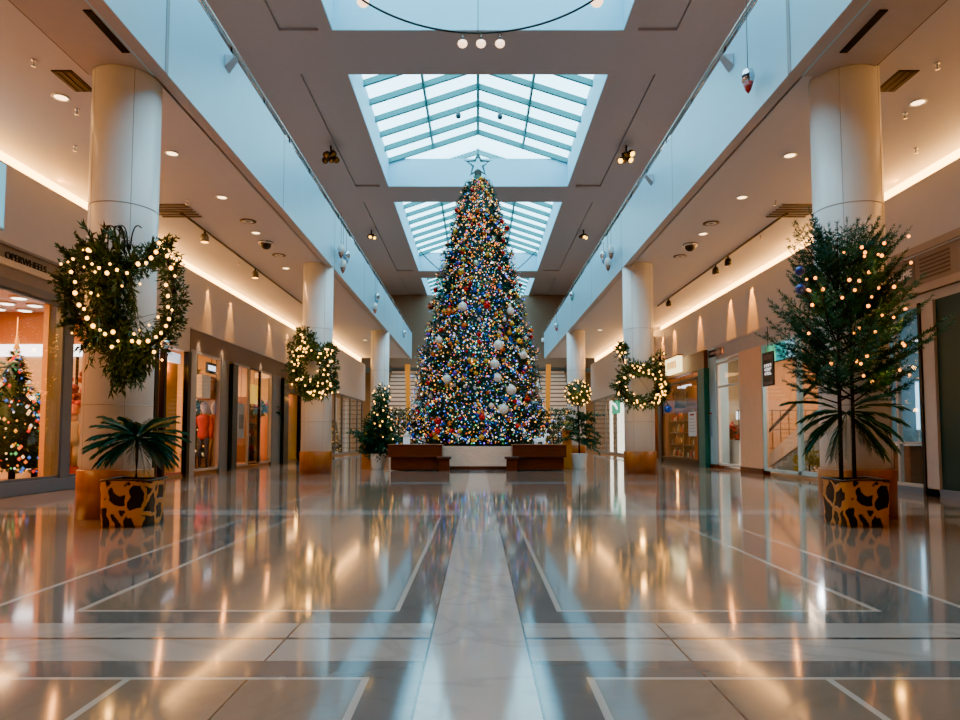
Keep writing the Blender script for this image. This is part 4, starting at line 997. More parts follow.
light('POINT', (XM - .05 - .05, 15.6, 2.6), 14, 'ffae4a', .05)
post(XM, 16.38, 16.68, 3.15, grey_frame, label='light metal post left of the clothes window')
bf = thing('shop_fascia', 'brown shop fascia with light pools over the clothes shops', 'fascia', (XM, 20.5, 3.13))
MB().box(-.18, .02, -4.1, 4.1, 0, .53).build('board', M('brown_board', '6d5a4c', .5), bf); MB().box(-.2, .06, -4.12, 4.12, .53, .56).build('lip', panel_m, bf)
glazing(XM, 16.7, 18.3, .08, 3.13, 'clothes shop window with red garments and a white block', fm=grey_frame)
dk = M('dark_green_panel', '1a231f', .4); gy = M('grey_panel', '6f6a64', .45)
post(XM, 18.3, 18.9, 3.13, gy, dx=.1, label='grey shopfront panel'); post(XM + .12, 18.9, 19.3, 3.05, dk, dx=.35, label='dark shopfront fin')
glazing(XM, 19.3, 20.65, .08, 3.13, 'shop window with pale poster right after the dark fin', fm=grey_frame); glazing(XM, 20.65, 21.7, .08, 3.13, 'shop window with yellow goods', fm=dark_metal, rails=(1.9,)); glazing(XM, 21.7, 22.9, .08, 3.13, 'shop window with flowers', fm=grey_frame)
post(XM, 22.9, 23.9, 3.13, gy, dx=.1, label='grey shopfront panel'); post(XM + .12, 23.9, 24.5, 3.05, dk, dx=.35, label='dark shopfront fin')
dd = thing('door_2', 'amber lit doorway beside the second column', 'door', (XM, 25.6, 0), None, 'structure')
MB().box(-.06, .06, -1.1, -.9, 0, 3.1).build('frame', dark_metal, dd); MB().box(-.06, .06, .9, 1.8, 0, 3.1).build('frame', dark_metal, dd); MB().box(-.1, -.06, -.9, .9, 0, 2.6).build('leaf', amber_m, dd); MB().box(-.05, .05, -.9, .9, 2.6, 2.75).build('transom', dark_metal, dd); MB().box(-.2, .02, -1.1, 1.8, 3.1, 3.68).build('header', MATS['brown_board'], dd)
light('POINT', (XM + .25, 25.4, 2.4), 8, 'ffae4a', .05)
lit_sign = M('white_lit_sign', 'ffffff', .4, emit='eaf2ff', es=2.2, sample=False)
def garment(name, label, x, y, z, h, w, m, group=None):
    t = thing(name, label, 'garment', (x, y, z), group)
    b = MB(); n = 10; vs = []; rows_ = [(w * .35, h), (w * .55, h * .92), (w * .45, h * .6), (w * .5, h * .3), (w * .58, 0)]
    b.lathe([(r_, z_) for r_, z_ in rows_[::-1]], 12); b.v = [(v[0], v[1] * .4, v[2]) for v in b.v]
    b.build('body', m, t)
    for s in (-1, 1): MB().tube([(s * w * .4, 0, h * .93), (s * w * .62, 0, h * .7), (s * w * .62, 0, h * .45)], [w * .14, w * .12, w * .1], 7).build('sleeve', m, t)
    return t
def mannequin(label, x, y, m1, m2, z=.08):
    t = thing('mannequin', label, 'mannequin', (x, y, z))
    sk = M('mannequin_white', 'd9d3cc', .4)
    for s in (-1, 1): MB().tube([(s * .09, 0, .85), (s * .1, 0, .45), (s * .1, .02, .04)], [.09, .06, .04], 8).build('leg', m2, t)
    for s in (-1, 1): MB().tube([(s * .19, 0, 1.42), (s * .25, 0, 1.12), (s * .24, -.06, .86)], [.06, .045, .03], 8).build('arm', m1, t)
    b = MB().lathe([(.15, .8), (.17, .92), (.14, 1.1), (.19, 1.35), (.17, 1.45), (.06, 1.5)], 16); b.v = [(v[0], v[1] * .6, v[2]) for v in b.v]; b.build('torso', m1, t)
    MB().lathe([(.045, 1.48), (.05, 1.56), (.09, 1.64), (.1, 1.73), (.06, 1.83), (0, 1.86)], 14).build('head', sk, t)
    MB().lathe([(.25, 0), (.25, .03)], 20).build('base_plate', dark_metal, t)
blue_c = M('blue_cloth', '2b4d80', .7); navy = M('navy_cloth', '1c2740', .7); redc = M('red_cloth', 'b3261d', .7); orc = M('orange_cloth', 'c7762a', .7); wht = M('white_cloth', 'dedad3', .7)
floor_s = MB().box(-12, -7.22, 14.6, 27.4, 0, .06); struct('floor_shop', floor_s, MATS['shop_wood_floor'], 'wooden floor of the clothes shops', 'floor')
mannequin('mannequin in red top and navy trousers in the clothes window', -7.62, 18.35, redc, navy); mannequin('mannequin in pale top in the clothes window beside the red one', -7.6, 19.0, M('patterned_red', 'a33b2a', .7), M('tan_cloth', '9a7444', .7))
t = thing('display_block', 'white hanging display block in the clothes window', 'display', (-7.6, 18.0, 2.0)); MB().box(-.25, .25, -.45, .1, 0, .62).build('block', wht, t, .01); MB().box(-.25, .25, .1, .75, 0, .62).build('orange_side', orc, t, .01)
MB().tube([(0, -.2, .62), (0, -.2, 1.69)], .01, 5).build('wire', dark_metal, t)
t = thing('illuminated_sign', 'blue and white illuminated sign high in the clothes window', 'sign', (-7.6, 18.75, 2.75)); MB().box(-.03, .03, -.35, .35, 0, .3).build('panel', blue_c, t); MB().box(.03, .035, -.3, .3, .08, .22).build('light_strip', lit_sign, t); MB().tube([(0, 0, .3), (0, 0, .95)], .01, 5).build('wire', dark_metal, t)
t = thing('light_tube', 'thin blue-white light column behind the red mannequin', 'lamp', (-7.75, 17.75, .06)); MB().tube([(0, 0, .05), (0, 0, 2.0)], .04, 8).build('tube', M('cyan_tube', 'cdefff', .4, emit='a8dcff', es=2.2, sample=False), t); MB().lathe([(.1, 0), (.1, .05)], 12).build('base', dark_metal, t)
shop_tree('shop_tree', 'slim tree with orange lights standing in the clothes window', -8.15, 19.05, .06, 2.9, .28, ['ffae40', 'ff7a20', 'ffd890'], 130)
def shelf_unit(label, x, y0, y1, shelves, side, goods_label, goods_cat, mats, gname, group, hmax=.3, seed=1, z0=.06, n_per=6):
    d = .32
    t = thing('display_shelf', label, 'shelf', (x, (y0 + y1) / 2, z0))
    h = (y1 - y0) / 2
    MB().box(-d / 2, -d / 2 + .02, -h, h, 0, shelves[-1] + .4).build('back_board', M_wood('shelf_wood', '7a4f26', '5a3517', 2), t) if side < 0 else MB().box(d / 2 - .02, d / 2, -h, h, 0, shelves[-1] + .4).build('back_board', M_wood('shelf_wood', '7a4f26', '5a3517', 2), t)
    for s in (-1, 1): MB().box(-d / 2, d / 2, s * h - .015, s * h + .015, 0, shelves[-1] + .4).build('side_panel', MATS['shelf_wood'], t)
    for z in shelves:
        MB().box(-d / 2 + .02, d / 2 - .02, -h + .015, h - .015, z - .025, z).build('shelf_board', MATS['shelf_wood'], t)
    rr = random.Random(seed)
    for zi, z in enumerate(shelves):
        for k in range(n_per):
            yy = y0 + .1 + (y1 - y0 - .2) * (k + .5) / n_per
            b = MB(); hh = hmax * rr.uniform(.5, 1); ww = min(.09, (y1 - y0 - .2) / n_per * .4)
            if rr.random() < .5: b.lathe([(ww * .8, 0), (ww, hh * .15), (ww * .9, hh * .6), (ww * .35, hh * .8), (ww * .3, hh)], 12)
            else: b.box(-ww, ww, -ww, ww, 0, hh * .8); b.tube([(0, -ww * .6, hh * .8), (0, 0, hh * 1.05), (0, ww * .6, hh * .8)], .008, 5)
            o = b.build(gname, rr.choice(mats)); o.location = (x, yy, z0 + z + .001)
            tag(o, goods_label + ' on the %s shelf' % ['bottom', 'second', 'third', 'top'][min(zi, 3)], goods_cat, group + ', %s shelf' % ['bottom', 'second', 'third', 'top'][min(zi, 3)])
gl = [gold_m, orc, M('cream_box', 'e3d2ad', .5), redc, M('brown_leather', '59341c', .4)]
t = thing('window_poster', 'pale framed poster in the window after the dark fin', 'poster', (-7.5, 20.85, .9)); MB().box(-.02, .02, -.3, .3, 0, 1.1).build('sheet', M('pale_poster', 'b0a49a', .5), t); MB().box(-.025, .026, -.2, .2, .3, .75).build('print', M('poster_print', '6b5a52', .5), t); MB().tube([(0, 0, 1.1), (0, 0, 2.8)], .008, 5).build('wire', dark_metal, t)
shelf_unit('brown wall shelf with gold goods behind the yellow window', -8.35, 23.3, 24.8, [.4, .9, 1.4, 1.9], -1, 'small boxed good with gold and red wrapping', 'packaged goods', gl, 'packaged_good', 'packaged goods in the yellow window', .3, 3)
t = thing('hanging_sheet', 'yellow lit panel high in the yellow window', 'panel', (-7.55, 22.2, 2.05)); MB().box(-.02, .02, -.42, .42, 0, .65).build('sheet', M('yellow_lit', 'e8b840', .5, emit='ffc040', es=.9, sample=False), t); MB().tube([(0, 0, .65), (0, 0, 1.65)], .008, 5).build('wire', dark_metal, t)
t = thing('flower_vase', 'orange vase with blue and red flowers in the flower window', 'vase', (-7.55, 23.6, .06)); MB().lathe([(.16, 0), (.2, .2), (.24, 1.2), (.2, 1.6)], 16).build('vase', orc, t)
f = MB()
for i in range(240):
    v = Vector((R.gauss(0, 1), R.gauss(0, 1), abs(R.gauss(0, 1)))).normalized(); leaf(f, Vector((0, 0, 1.65)) + v * R.uniform(.1, .45) , v, .14, .04)
f.build('leaves', palm_m, t)
for i in range(16): MB().ball((R.uniform(-.3, .3), R.uniform(-.3, .3), 1.85 + R.uniform(0, .35)), .06, 8, 6).build('bloom', R.choice([redc, blue_c, wht]), t)
# light pools over the brown fascia and wall panels
for yy in (16.85, 18.4, 21.7): light('SPOT', (XM + .2, yy, 3.76), 130, 'ffe0b8', .02, spot=.62, blend=.5, target=(XM + .06, yy, 2.9))
for px in (205, 228, 268, 286):
    yy = yx(px, -XP); light('SPOT', (-XP + .16, yy, 5.4), 340, 'ffa63c', .01, spot=.55, blend=.4, target=(-XP - .02, yy, 3.6))
for px in (755, 733, 702, 676, 664):
    yy = yx(px, XP); light('SPOT', (XP - .16, yy, 5.4), 700, 'ff9a20', .01, spot=.55, blend=.4, target=(XP + .02, yy, 3.6))
# --- left far shops
XR = -6.6
glazing(XR, 27.6, 32, .1, 3.0, 'far shop window with warm curtains beside the second column', mull=(28.9, 30.4), fm=gy, fw=.08); glazing(XR, 32, 37.5, .1, 3.0, 'farthest shop window behind the bushy plant', mull=(34, 36), fm=gy, fw=.08)
struct('trim_far_fascia', MB().box(XR - .15, XR + .06, 27.5, 38.2, 3.0, 3.68), panel_m, 'pale fascia of the far shops', 'fascia')
cm = [M('cream_curtain', 'e6c9a4', .7), M('tan_curtain', 'c79a66', .7), M('rose_curtain', 'c9a08c', .7), M('white_curtain', 'ece2d6', .7)]
for i in range(14):
    y0 = 27.9 + i * .66; b = MB(); pts = []
    vs = []
    for k in range(7):
        for z in (.1, 2.9): vs.append((-7.1 + .05 * (k % 2), y0 + .09 * k, z))
    b.add(vs, [(2 * k, 2 * k + 2, 2 * k + 3, 2 * k + 1) for k in range(6)], smooth=True)
    o = b.build('curtain', cm[i % 4]); tag(o, '%s hanging curtain panel in the far shop window' % ['cream', 'tan', 'rose', 'white'][i % 4], 'curtain', '%s curtain panels in the far shop' % ['cream', 'tan', 'rose', 'white'][i % 4])
shop_tree('shop_tree', 'small gold lit tree in the far window beside the second column', -6.9, 31.6, .06, 1.7, .3, ['ffb040', 'ffe0a0', 'ff9a30'], 130)

# --- right near shop
XN = 7.45
frw = M('pale_frame', 'a59c94', .4)
pn = thing('shop_fascia', 'taupe fascia with a sign plate and louvre above the near window', 'fascia', (XN, 6, 3.36))
MB().box(-.04, .1, -8, 6.55, 0, .68).build('board', M('taupe_board_dark', '7d6f66', .5), pn); MB().box(-.1, .1, -8, 6.55, .68, .80).build('lip', MATS['taupe_lip'], pn); MB().box(-.08, .1, -8, 6.55, 0, .13).build('bottom_rail', MATS['taupe_lip'], pn)
for i in range(6): MB().box(-.05, -.04, 4.22, 4.92, .22 + i * .065, .25 + i * .065).build('louvre_slat', groove_m, pn)
MB().box(-.05, -.035, 5.05, 5.95, .18, .58).build('sign_plate', M('sign_plate_grey', '6b625c', .5), pn)
tx = text('lettering', 'PERFUME', .19, M('pale_letters', 'cfc4b8', .5, emit='d8c8b8', es=.15, sample=False), pn, wall_text_matrix((XN - .055, 11.5, 3.75), 'R'), .004)
struct('trim_sill', MB().box(XN - .05, XN + .1, -2, 12.6, 0, .12), blue_sill, 'dark sill under the near window beside the tall fir', 'sill')
tealp = M('dark_teal_panel', '0c3434', .35)
ya, yb = yx(940, XN), yx(928, XN)
struct('wall_teal', MB().box(XN, XN + .06, -2, ya, .12, 3.2), tealp, 'dark teal shopfront panel at the picture edge', 'wall panel'); struct('trim_header', MB().box(XN, XN + .08, -2, 12.6, 3.2, 3.36), frw, 'pale header above the teal panel', 'trim')
post(XN, ya, yb, 3.2, frw, label='pale frame beside the teal panel'); post(XN - .03, yb, yb + .06, 3.2, black_m, label='thin black post beside the pale frame')
glazing(XN, yb + .06, 12.5, .12, 3.2, 'cool lit window behind the tall fir', mull=((yb + 12.4) / 2,), rails=(.86,), fm=frw)
struct('floor_shop', MB().box(7.56, 12, -1.8, 12.6, 0, .05), M('grey_shop_floor', '7d8486', .4), 'grey floor of the cool lit shop', 'floor')
t = thing('light_tube', 'vertical cyan light tube inside the cool lit shop', 'lamp', (8.3, xy(0, 1) * 0 + 8.3 * F / (918 - 478), .05)); MB().tube([(0, 0, 1.05), (0, 0, 1.95)], .03, 8).build('tube', MATS['cyan_tube'], t); MB().tube([(0, 0, 0), (0, 0, 1.05)], .02, 8).build('stand', grey_frame, t); MB().lathe([(.12, 0), (.12, .03)], 14).build('base', grey_frame, t)
t = thing('display_counter', 'brown counter inside the cool lit shop', 'counter', (8.5, 12.2, .05)); MB().box(-.7, .7, -.25, .25, 0, .75).build('body', M_wood('counter_wood', '8a5a3a', '6a4028', 2), t, .01); MB().box(-.74, .74, -.28, .28, .75, .79).build('top', pale_w, t, .005)
t = thing('pendant_lamp', 'white linear lamp high inside the cool lit shop', 'lamp', (8.2, 11.9, 2.7)); MB().box(-.3, .3, -.04, .04, 0, .06).build('diffuser', lit_sign, t); MB().tube([(0, 0, .06), (0, 0, 1.0)], .008, 5).build('cord', dark_metal, t)

# --- right middle shop with escalator inside
XQ = 7.3
glow = M('peach_glow_pillar', 'e6b48c', .3)
py0, py1 = yx(764, XQ), yx(742, XQ)
struct('trim_pillar', MB().box(XQ - .05, XQ + .12, py0, py1, .14, 3.3), glow, 'peach pillar between the escalator window and the flower window', 'pillar'); struct('baseboard_pillar', MB().box(XQ - .07, XQ + .12, py0 - .02, py1 + .02, 0, .14), bench_m, 'dark wooden base of the peach pillar', 'baseboard')
struct('trim_white_band', MB().box(XQ - .02, XQ + .2, 12.6, 20.4, 3.3, 3.68).box(XQ - .04, XQ + .22, 12.6, 20.4, 3.68, 3.74), M('pale_lilac_band', 'b5aeb2', .45), 'pale band above the escalator window', 'fascia')
m800 = yx(800, XQ)
glazing(XQ, 12.7, m800, .1, 3.3, 'large window behind the tall fir showing the escalator', fm=M('pale_blue_frame', 'a9cdd8', .35), fw=.09); glazing(XQ, m800, py0, .1, 3.3, 'window with stained glass and escalator beside the peach pillar', fm=MATS['pale_blue_frame'], fw=.06)
f0, f1 = yx(741, XQ), yx(719, XQ)
glazing(XQ, py1, yx(719, XQ), .1, 3.2, 'flower window between peach and pale blue pillars', fm=M('white_frame', 'dcd6d0', .4), rails=(2.45,), fw=.07)
bl0, bl1 = yx(719, XQ), yx(707, XQ)
bp_ = struct('trim_pillar', MB().box(XQ - .08, XQ + .3, bl0, bl1, 0, 3.68), M('pale_blue_pillar', 'a7c9d8', .3), 'pale blue pillar with a tall notice', 'pillar'); struct('baseboard_blue', MB().box(XQ - .1, XQ + .3, bl0 - .02, bl1 + .02, 0, .12), bench_m, 'dark base of the pale blue pillar', 'baseboard')
t = thing('notice_board', 'tall blue-grey notice on the pale blue pillar', 'notice', (XQ - .09, (bl0 + bl1) / 2 + .1, .95)); MB().box(-.008, .008, -.28, .28, 0, .75).build('board', M('notice_blue', '8fb0c8', .4), t)
for i in range(9): MB().box(-.012, -.008, -.2, R.uniform(.0, .2), .06 + i * .07, .085 + i * .07).build('text_line', M('notice_ink', '48627c', .5), t)
MB().box(-.012, -.008, -.28, .28, .7, .75).build('header_bar', redc, t)
t = thing('sign_board', 'small brown sign board at the top of the flower window', 'sign', (XQ - .06, yx(719, XQ), 3.42)); MB().box(-.02, .02, -.55, .55, -.02, .2).build('board', M('mauve_brown', '8b6b66', .5), t); MB().box(-.025, -.02, -.45, .45, .06, .12).build('letter_bar', M('pale_letters2', 'b59a92', .5), t)
struct('floor_shop', MB().box(7.42, 12, 12.75, 21.3, 0, .05), M('pale_shop_floor', 'b5a99c', .3), 'pale floor of the escalator shop', 'floor')
t = thing('planter_counter', 'white counter under the red poinsettias in the flower window', 'counter', (7.9, 20.4, .05)); MB().box(-.18, .25, -.85, .8, 0, .75).build('body', wht, t, .01); MB().box(-.18, .27, -.87, .82, .75, .79).build('top', wht, t, .005)
t = thing('poinsettia', 'heap of red poinsettias on the white counter', 'flowers', (7.9, 20.4, .84)); f = MB(); g = MB()
for i in range(420):
    p = Vector((R.uniform(-.12, .25), R.uniform(-.8, .75), 0)); p.z = R.uniform(0, .25) + .6 * max(0, .5 - abs(p.y + .1)) * R.random(); leaf(f if i % 5 else g, p, Vector((R.uniform(-1, 1), R.uniform(-1, 1), R.uniform(0, 1))), .14, .045)
f.build('red_bracts', redc, t); g.build('leaves', palm_m, t)
t = thing('standing_lamp', 'white box lamp standing among the poinsettias', 'lamp', (8.35, 20.9, .05)); MB().box(-.12, .12, -.14, .14, 1.45, 1.7).build('lamp_shade', lit_sign, t); MB().tube([(0, 0, .02), (0, 0, 1.45)], .015, 6).build('pole', rail_m, t); MB().lathe([(.12, 0), (.12, .02)], 14).build('base', rail_m, t)
# hanging black sign
t = thing('hanging_sign', 'black hanging sign with rows of small white characters by the peach pillar', 'sign', on_x(768.5, 369, 7.18)); hh = .42
MB().box(-.02, .02, -.30, .30, -hh, hh).build('board', M('black_board', '1a1416', .4), t)
g = MB(); rr = random.Random(4)
for r_ in range(3):
    for c in range(4):
        y0 = -.2 + c * .1; z0 = .05 - r_ * .1
        for k in range(4):
            a, b2 = rr.uniform(0, .07), rr.uniform(0, .07)
            if k % 2: g.box(-.027, -.02, y0, y0 + .075, z0 + a, z0 + a + .014)
            else: g.box(-.027, -.02, y0 + a, y0 + a + .014, z0, z0 + .075)
g.build('characters', M('white_characters', 'f0eef0', .4, emit='ffffff', es=.5, sample=False), t)
g = MB()
for r_ in range(5):
    for c in range(6): g.box(-.025, -.02, -.22 + c * .075, -.175 + c * .075, -.38 + r_ * .035 + (0 if r_ < 2 else .55), -.362 + r_ * .035 + (0 if r_ < 2 else .55))
g.build('small_print', M('dim_print', '8a6f74', .5), t)
MB().tube([(0, 0, hh), (0, 0, 3.68 - t.location.z)], .01, 5).build('wire', dark_metal, t)
# stained glass strip
t = thing('stained_glass', 'green and turquoise stained glass strip at the top of the escalator window', 'stained glass', (7.5, 16.8, 2.86))
cg = [('3fae4a', 'leaf_green_glass'), ('8fe0b0', 'mint_glass'), ('67d8a8', 'sea_glass'), ('22c4c8', 'turquoise_glass'), ('9fd8f0', 'sky_blue_glass')]
for i, (c, n_) in enumerate(cg[::-1]):
    MB().box(-.01, .01, -1.35 + i * .56, -.83 + i * .56, 0, .42).build('glass_piece', M(n_, c, .3, emit=c, es=.8, sample=False), t)
MB().box(-.02, .02, -1.4, 1.45, -.03, 0).build('frame', dark_metal, t); MB().box(-.02, .02, -1.4, 1.45, .42, .72).build('frame', pale_w, t)
# leaves on stained glass corner
# escalator
es = thing('escalator', 'escalator with curved dark handrails behind the shop glass', 'escalator', (8.95, 18.3, .05), None, None, PI)
SL = .42
for i in range(11): MB().box(0, 1.0, .35 + i * .30, .66 + i * .30, 0.02 + i * .3 * SL, .2 + i * .3 * SL).build('step', M('ribbed_step', 'a9adb0', .3, metal=.6, scale=2), es)
for x in (-.08, 1.02):
    sk = MB(); zt = 3.6 * SL
    sk.add([(x, .1, 0), (x + .07, .1, 0), (x, 3.7, zt - .25), (x + .07, 3.7, zt - .25), (x, .1, .32), (x + .07, .1, .32), (x, 3.7, zt + .3), (x + .07, 3.7, zt + .3)], [(0, 1, 3, 2), (4, 6, 7, 5), (0, 4, 5, 1), (2, 3, 7, 6), (0, 2, 6, 4), (1, 5, 7, 3)]); sk.build('skirt', M('silver_skirt', 'cfd3d4', .25, metal=.5), es)
    gl_ = MB(); gl_.quad((x + .035, .2, .36), (x + .035, 3.6, zt + .3), (x + .035, 3.6, zt + .95), (x + .035, .2, 1.0)); gl_.build('balustrade_glass', glass_m, es)
    MB().tube([(x + .035, .35, .3), (x + .035, .0, .35), (x + .035, -.14, .62), (x + .035, 0, .93), (x + .035, .35, 1.05), (x + .035, 3.7, zt + 1.0)], .045, 8).build('handrail', M('dark_bronze_rail', '2a1d12', .4), es)
light('POINT', (8.4, 16.2, 2.9), 45, 'e8f2ff', .15)
t = thing('metal_railing', 'dark grid railing panel behind the escalator', 'railing', (9.3, 19.75, .05))
for i in range(13): MB().box(-1.5 + i * .25 - .012, -1.5 + i * .25 + .012, -.012, .012, 0, 1.7).build('bar', bronze if False else M('bronze_bar', '5d4229', .4, metal=.6), t)
for z in (.05, .55, 1.1, 1.68): MB().box(-1.55, 1.55, -.015, .015, z, z + .03).build('rail', MATS['bronze_bar'], t)
struct('wall_brown_panel', MB().box(8.6, 12, 20.3, 20.48, .05, 3.7), M('copper_brown_panel', 'b5804f', .5), 'copper brown panel at the back of the escalator shop', 'wall panel')
t = thing('gold_shrub', 'yellow-green shrub at the foot of the escalator', 'shrub', (7.8, 15.6, .05)); f = MB()
for i in range(420):
    v = Vector((R.gauss(0, 1), R.gauss(0, 1), abs(R.gauss(0, 1)))).normalized(); leaf(f, Vector((v.x * .25, v.y * .5, .1 + v.z * .55)) * R.uniform(.5, 1), v, .13, .03)
f.build('foliage', M('yellow_leaves', '9a8a1e', .5, var=.5), t); MB().tube([(0, 0, 0), (0, 0, .4)], .02, 5).build('stem', bark_m, t)
# --- right bag shop
XE = 7.1
e0, e1 = yx(705, XE), yx(662, XE)
struct('trim_bag_fascia', MB().box(XE - .0, XE + .2, e0, 27.4, 3.1, 3.68), M('bronze_fascia', '7a5226', .35, metal=.5), 'bronze fascia over the bag shop', 'fascia')
t = thing('illuminated_sign', 'glowing yellow-white sign box above the bag shop', 'sign', (XE - .12, yx(675, XE - .1), 3.2)); 
MB().box(-.08, .08, -.75, .75, 0, .55).build('light_box', M('yellow_sign_glow', 'fff2c0', .4, emit='ffe9a8', es=3.0, sample=False), t); MB().box(-.1, .1, -.8, .8, .55, .6).build('cap', gold_m, t)
g = MB()
for i in range(7): g.box(-.09, -.08, -.55 + i * .16, -.45 + i * .16, .18 if i % 2 else .14, .42)
g.build('lettering', M('amber_letter_bars', 'e0a848', .5, emit='ffb040', es=1.0, sample=False), t)
post(XE, e0 - .1, yx(700, XE), 3.1, M('sea_green_panel', '246a60', .35), label='dark teal panel at the bag shop entrance'); post(XE, e1, e1 + .4, 3.1, dark_metal, label='dark frame of the bag shop')
glazing(XE, yx(699.5, XE), e1, .12, 2.9, 'bag shop window full of golden goods', fm=M('bronze_frame', '3b2c20', .35, metal=.5), fw=.09)
struct('trim_bag_sill', MB().box(XE - .02, XE + .1, e0, 26, 0, .12), dark_metal, 'dark sill of the bag shop', 'sill')
struct('floor_shop', MB().box(7.2, 12, 20.45, 38, 0, .05), MATS['shop_wood_floor'], 'wooden floor of the bag shop', 'floor')
shelf_unit('tall brown shelf of golden bags in the bag shop window', 7.75, 24.3, 26.3, [.15, .6, 1.05, 1.5], 1, 'small golden handbag or bottle', 'bag', gl, 'handbag', 'golden goods in the bag shop, entrance shelf', .34, 5, n_per=6)
shelf_unit('second brown shelf of bags behind the notice poster', 7.65, 22.9, 24.1, [.15, .6, 1.05, 1.5], 1, 'small dark or gold bag in the second unit', 'bag', gl, 'handbag', 'bags in the second unit of the bag shop', .34, 6, n_per=7)
for zz in (.5, .95, 1.4): light('POINT', (7.4, 24.6, zz), 2.5, 'ffae50', .04)
for px, m_, l in ((681, M('dark_coat', '4a4036', .7), 'dark grey hanging garment above the golden goods'), (693, M('tan_coat', '8a6b3c', .7), 'tan hanging garment above the notice poster')):
    g = garment('hanging_garment', l, 7.55, 7.55 * F / (px - 478), 2.0, .75, .42, m_)
    MB().tube([(0, 0, .75), (0, 0, 1.69)], .01, 5).build('hanger_wire', dark_metal, g)
t = thing('strip_light', 'white strip light high inside the bag shop', 'lamp', (7.8, 24.9, 2.7)); MB().box(-.05, .05, -.7, .7, 0, .18).build('diffuser', lit_sign, t); MB().tube([(0, 0, .18), (0, 0, .99)], .01, 5).build('cord', dark_metal, t)
p = on_x(692.5, 424, XE - .03)
t = thing('window_poster', 'white notice poster with a red heading on the bag shop glass', 'poster', p); MB().box(-.006, .006, -.4, .4, -.4, .4).build('sheet', M('white_paper', 'e4d8d2', .6), t); MB().box(-.009, -.006, -.2, .2, .28, .34).build('heading', redc, t)
for i in range(5): MB().box(-.009, -.006, -.3, .3, .15 - i * .1, .17 - i * .1).build('text_line', M('grey_ink', 'a09090', .6), t)
# --- right far shop
XZ = 6.6
wt = M('bright_white_tube', 'ffffff', .4, emit='fff4e0', es=2.6, sample=False)
glazing(XZ, 27.6, 37.5, .1, 3.0, 'bright far shop window beside the ball topiary', mull=(29.5, 31.5, 34), fm=gy, fw=.09)
struct('trim_far_fascia', MB().box(XZ - .06, XZ + .15, 27.5, 38.2, 3.0, 3.68), panel_m, 'pale fascia of the far bright shop', 'fascia')
for i, (yy, w_) in enumerate([(30.4, .28), (31.7, .4), (32.7, .3), (34.4, .25)]):
    t = thing('illuminated_slab', ['tall white light panel nearest the green sign in the far shop', 'second tall white light panel in the far shop', 'third tall white light panel in the far shop', 'farthest tall white light panel in the far shop'][i], 'light panel', (6.95, yy, .05))
    MB().box(-.03, .03, -w_, w_, 0.06, 2.75).build('panel', wt, t); MB().box(-.06, .06, -w_ - .03, w_ + .03, 0, .06).build('base', grey_frame, t)
p = on_x(616, 407, XZ - .12)
t = thing('shop_sign', 'green and white rounded shop sign beside the second column', 'sign', p); MB().box(-.05, .05, -.75, .75, -.32, .32).build('panel', M('green_sign_panel', '1f9a72', .4, emit='30c090', es=.6, sample=False), t, .1); MB().tube([(-.06, -.55, -.1), (-.06, -.1, .1), (-.06, .55, .2)], .05, 8).build('white_stroke', lit_sign, t)

# ------------------------------------------------------------------ far end: stairs, gold pylons, bridge
for s, l in ((-1, 'wide pale staircase at the far end behind the bushy plant'), (1, 'wide pale staircase at the far end behind the ball topiary')):
    t = thing('staircase', l, 'stairs', (s * 5.2, 39.6, 0))
    for i in range(19):
        b = MB().box(-.95, .95, i * .41, i * .41 + .8, max(0, (i - 1) * .3), (i + 1) * .3 - .09); b.m = 1; b.box(-.95, .95, i * .41 + .06, i * .41 + .8, (i + 1) * .3 - .09, (i + 1) * .3)
        b.build('step', [M('pale_step', 'e8d8c8', .4), M('dark_tread', '6e5a4c', .5)], t)
    for x in (-1, 1): MB().tube([(x, 0, .95), (x, 7.8, 6.6)], .03, 6).build('handrail', rail_m, t)
    g = thing('gold_pylon', 'slim gold pylon beside the far staircase, %s side' % ('bushy plant' if s < 0 else 'ball topiary'), 'pylon', (s * 4.05, 38.9, 0))
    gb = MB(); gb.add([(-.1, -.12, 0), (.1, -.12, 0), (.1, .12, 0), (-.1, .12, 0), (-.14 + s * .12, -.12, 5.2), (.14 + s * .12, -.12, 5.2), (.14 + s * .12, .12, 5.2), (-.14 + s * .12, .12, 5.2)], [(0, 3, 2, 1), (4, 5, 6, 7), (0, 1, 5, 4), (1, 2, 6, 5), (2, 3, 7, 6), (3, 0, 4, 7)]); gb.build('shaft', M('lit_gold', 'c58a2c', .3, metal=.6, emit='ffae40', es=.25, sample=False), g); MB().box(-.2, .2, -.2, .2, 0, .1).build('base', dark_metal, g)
    light('AREA', (s * 5.3, 41, 7.5), 160, 'ffcf9a', 1.5, rot=(0, 0, 0))
br = thing('cross_bridge', 'pale blue bridge parapet crossing behind the tree', 'bridge', (0, 40.2, 2.35))
MB().box(-3.9, 3.9, -.1, .1, 0, .75).build('parapet', fascia_m, br); MB().tube([(-3.9, 0, .85), (3.9, 0, .85)], .03, 6).build('handrail', rail_m, br)
for x in (-3.6, 3.6): MB().box(x - .15, x + .15, -.08, .08, -2.35, 0).build('support', colm, br)
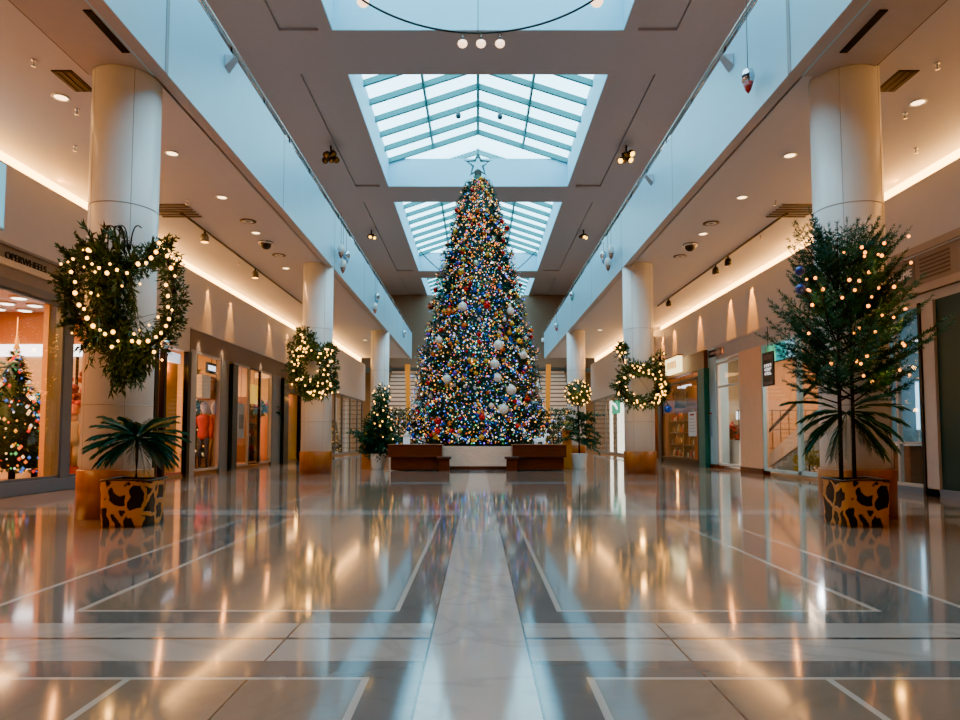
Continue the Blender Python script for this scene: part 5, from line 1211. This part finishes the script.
struct('wall_far_lower', MB().box(-12.6, 12.6, 50.0, 50.2, 0, 5.8), M('far_warm_wall', 'c79a6c', .6), 'warm far wall under the gallery', 'wall')
light('AREA', (0, 44, 5.0), 300, 'ffb870', 5, sy=4, rot=(0, 0, 0))
# upper gallery: warm lights bouncing on the ceiling
for s in (-1, 1):
    for yy in (6, 14, 22, 30, 38):
        light('AREA', (s * 6.6, yy, 6.6), 34, 'ffc594', 1.2, sy=3, rot=(PI, 0, 0))

# ------------------------------------------------------------------ daylight
w = bpy.data.worlds.new('sky'); sc.world = w; w.use_nodes = True
N = w.node_tree.nodes; L = w.node_tree.links
bg = N['Background']; tc = N.new('ShaderNodeTexCoord'); nz = N.new('ShaderNodeTexNoise'); nz.inputs['Scale'].default_value = 2.0
mx = N.new('ShaderNodeMix'); mx.data_type = 'RGBA'; mx.inputs['A'].default_value = (*lin('86d4f0'), 1); mx.inputs['B'].default_value = (*lin('bdeafa'), 1)
L.new(tc.outputs['Generated'], nz.inputs['Vector']); L.new(nz.outputs['Fac'], mx.inputs['Factor']); L.new(mx.outputs['Result'], bg.inputs['Color'])
bg.inputs['Strength'].default_value = 7.5
for (a, b) in SKY:
    p = light('AREA', (0, (a + b) / 2, ZR + 0.3), 1, 'ffffff', 2 * SW + .4, sy=(b - a) + .4, rot=(0, 0, 0)); p.data.cycles.is_portal = True

# ------------------------------------------------------------------ camera and look
cd = bpy.data.cameras.new('camera'); co = bpy.data.objects.new('camera', cd); COL.objects.link(co); sc.camera = co
cd.sensor_width = 36.0; cd.lens = F / 960 * 36.0
co.location = (0, 0, HC); co.rotation_euler = (PI / 2 + TH, 0, 0)
cd.shift_x = 2.0 / 960; cd.shift_y = 38.0 / 960
cd.clip_end = 200
sc.view_settings.view_transform = 'AgX'; sc.view_settings.look = 'AgX - Punchy'; sc.view_settings.exposure = 0.85
cy = sc.cycles
cy.use_denoising = True; cy.sample_clamp_indirect = 4.0; cy.max_bounces = 6; cy.diffuse_bounces = 3; cy.glossy_bounces = 3; cy.transparent_max_bounces = 12; cy.caustics_reflective = False; cy.caustics_refractive = False
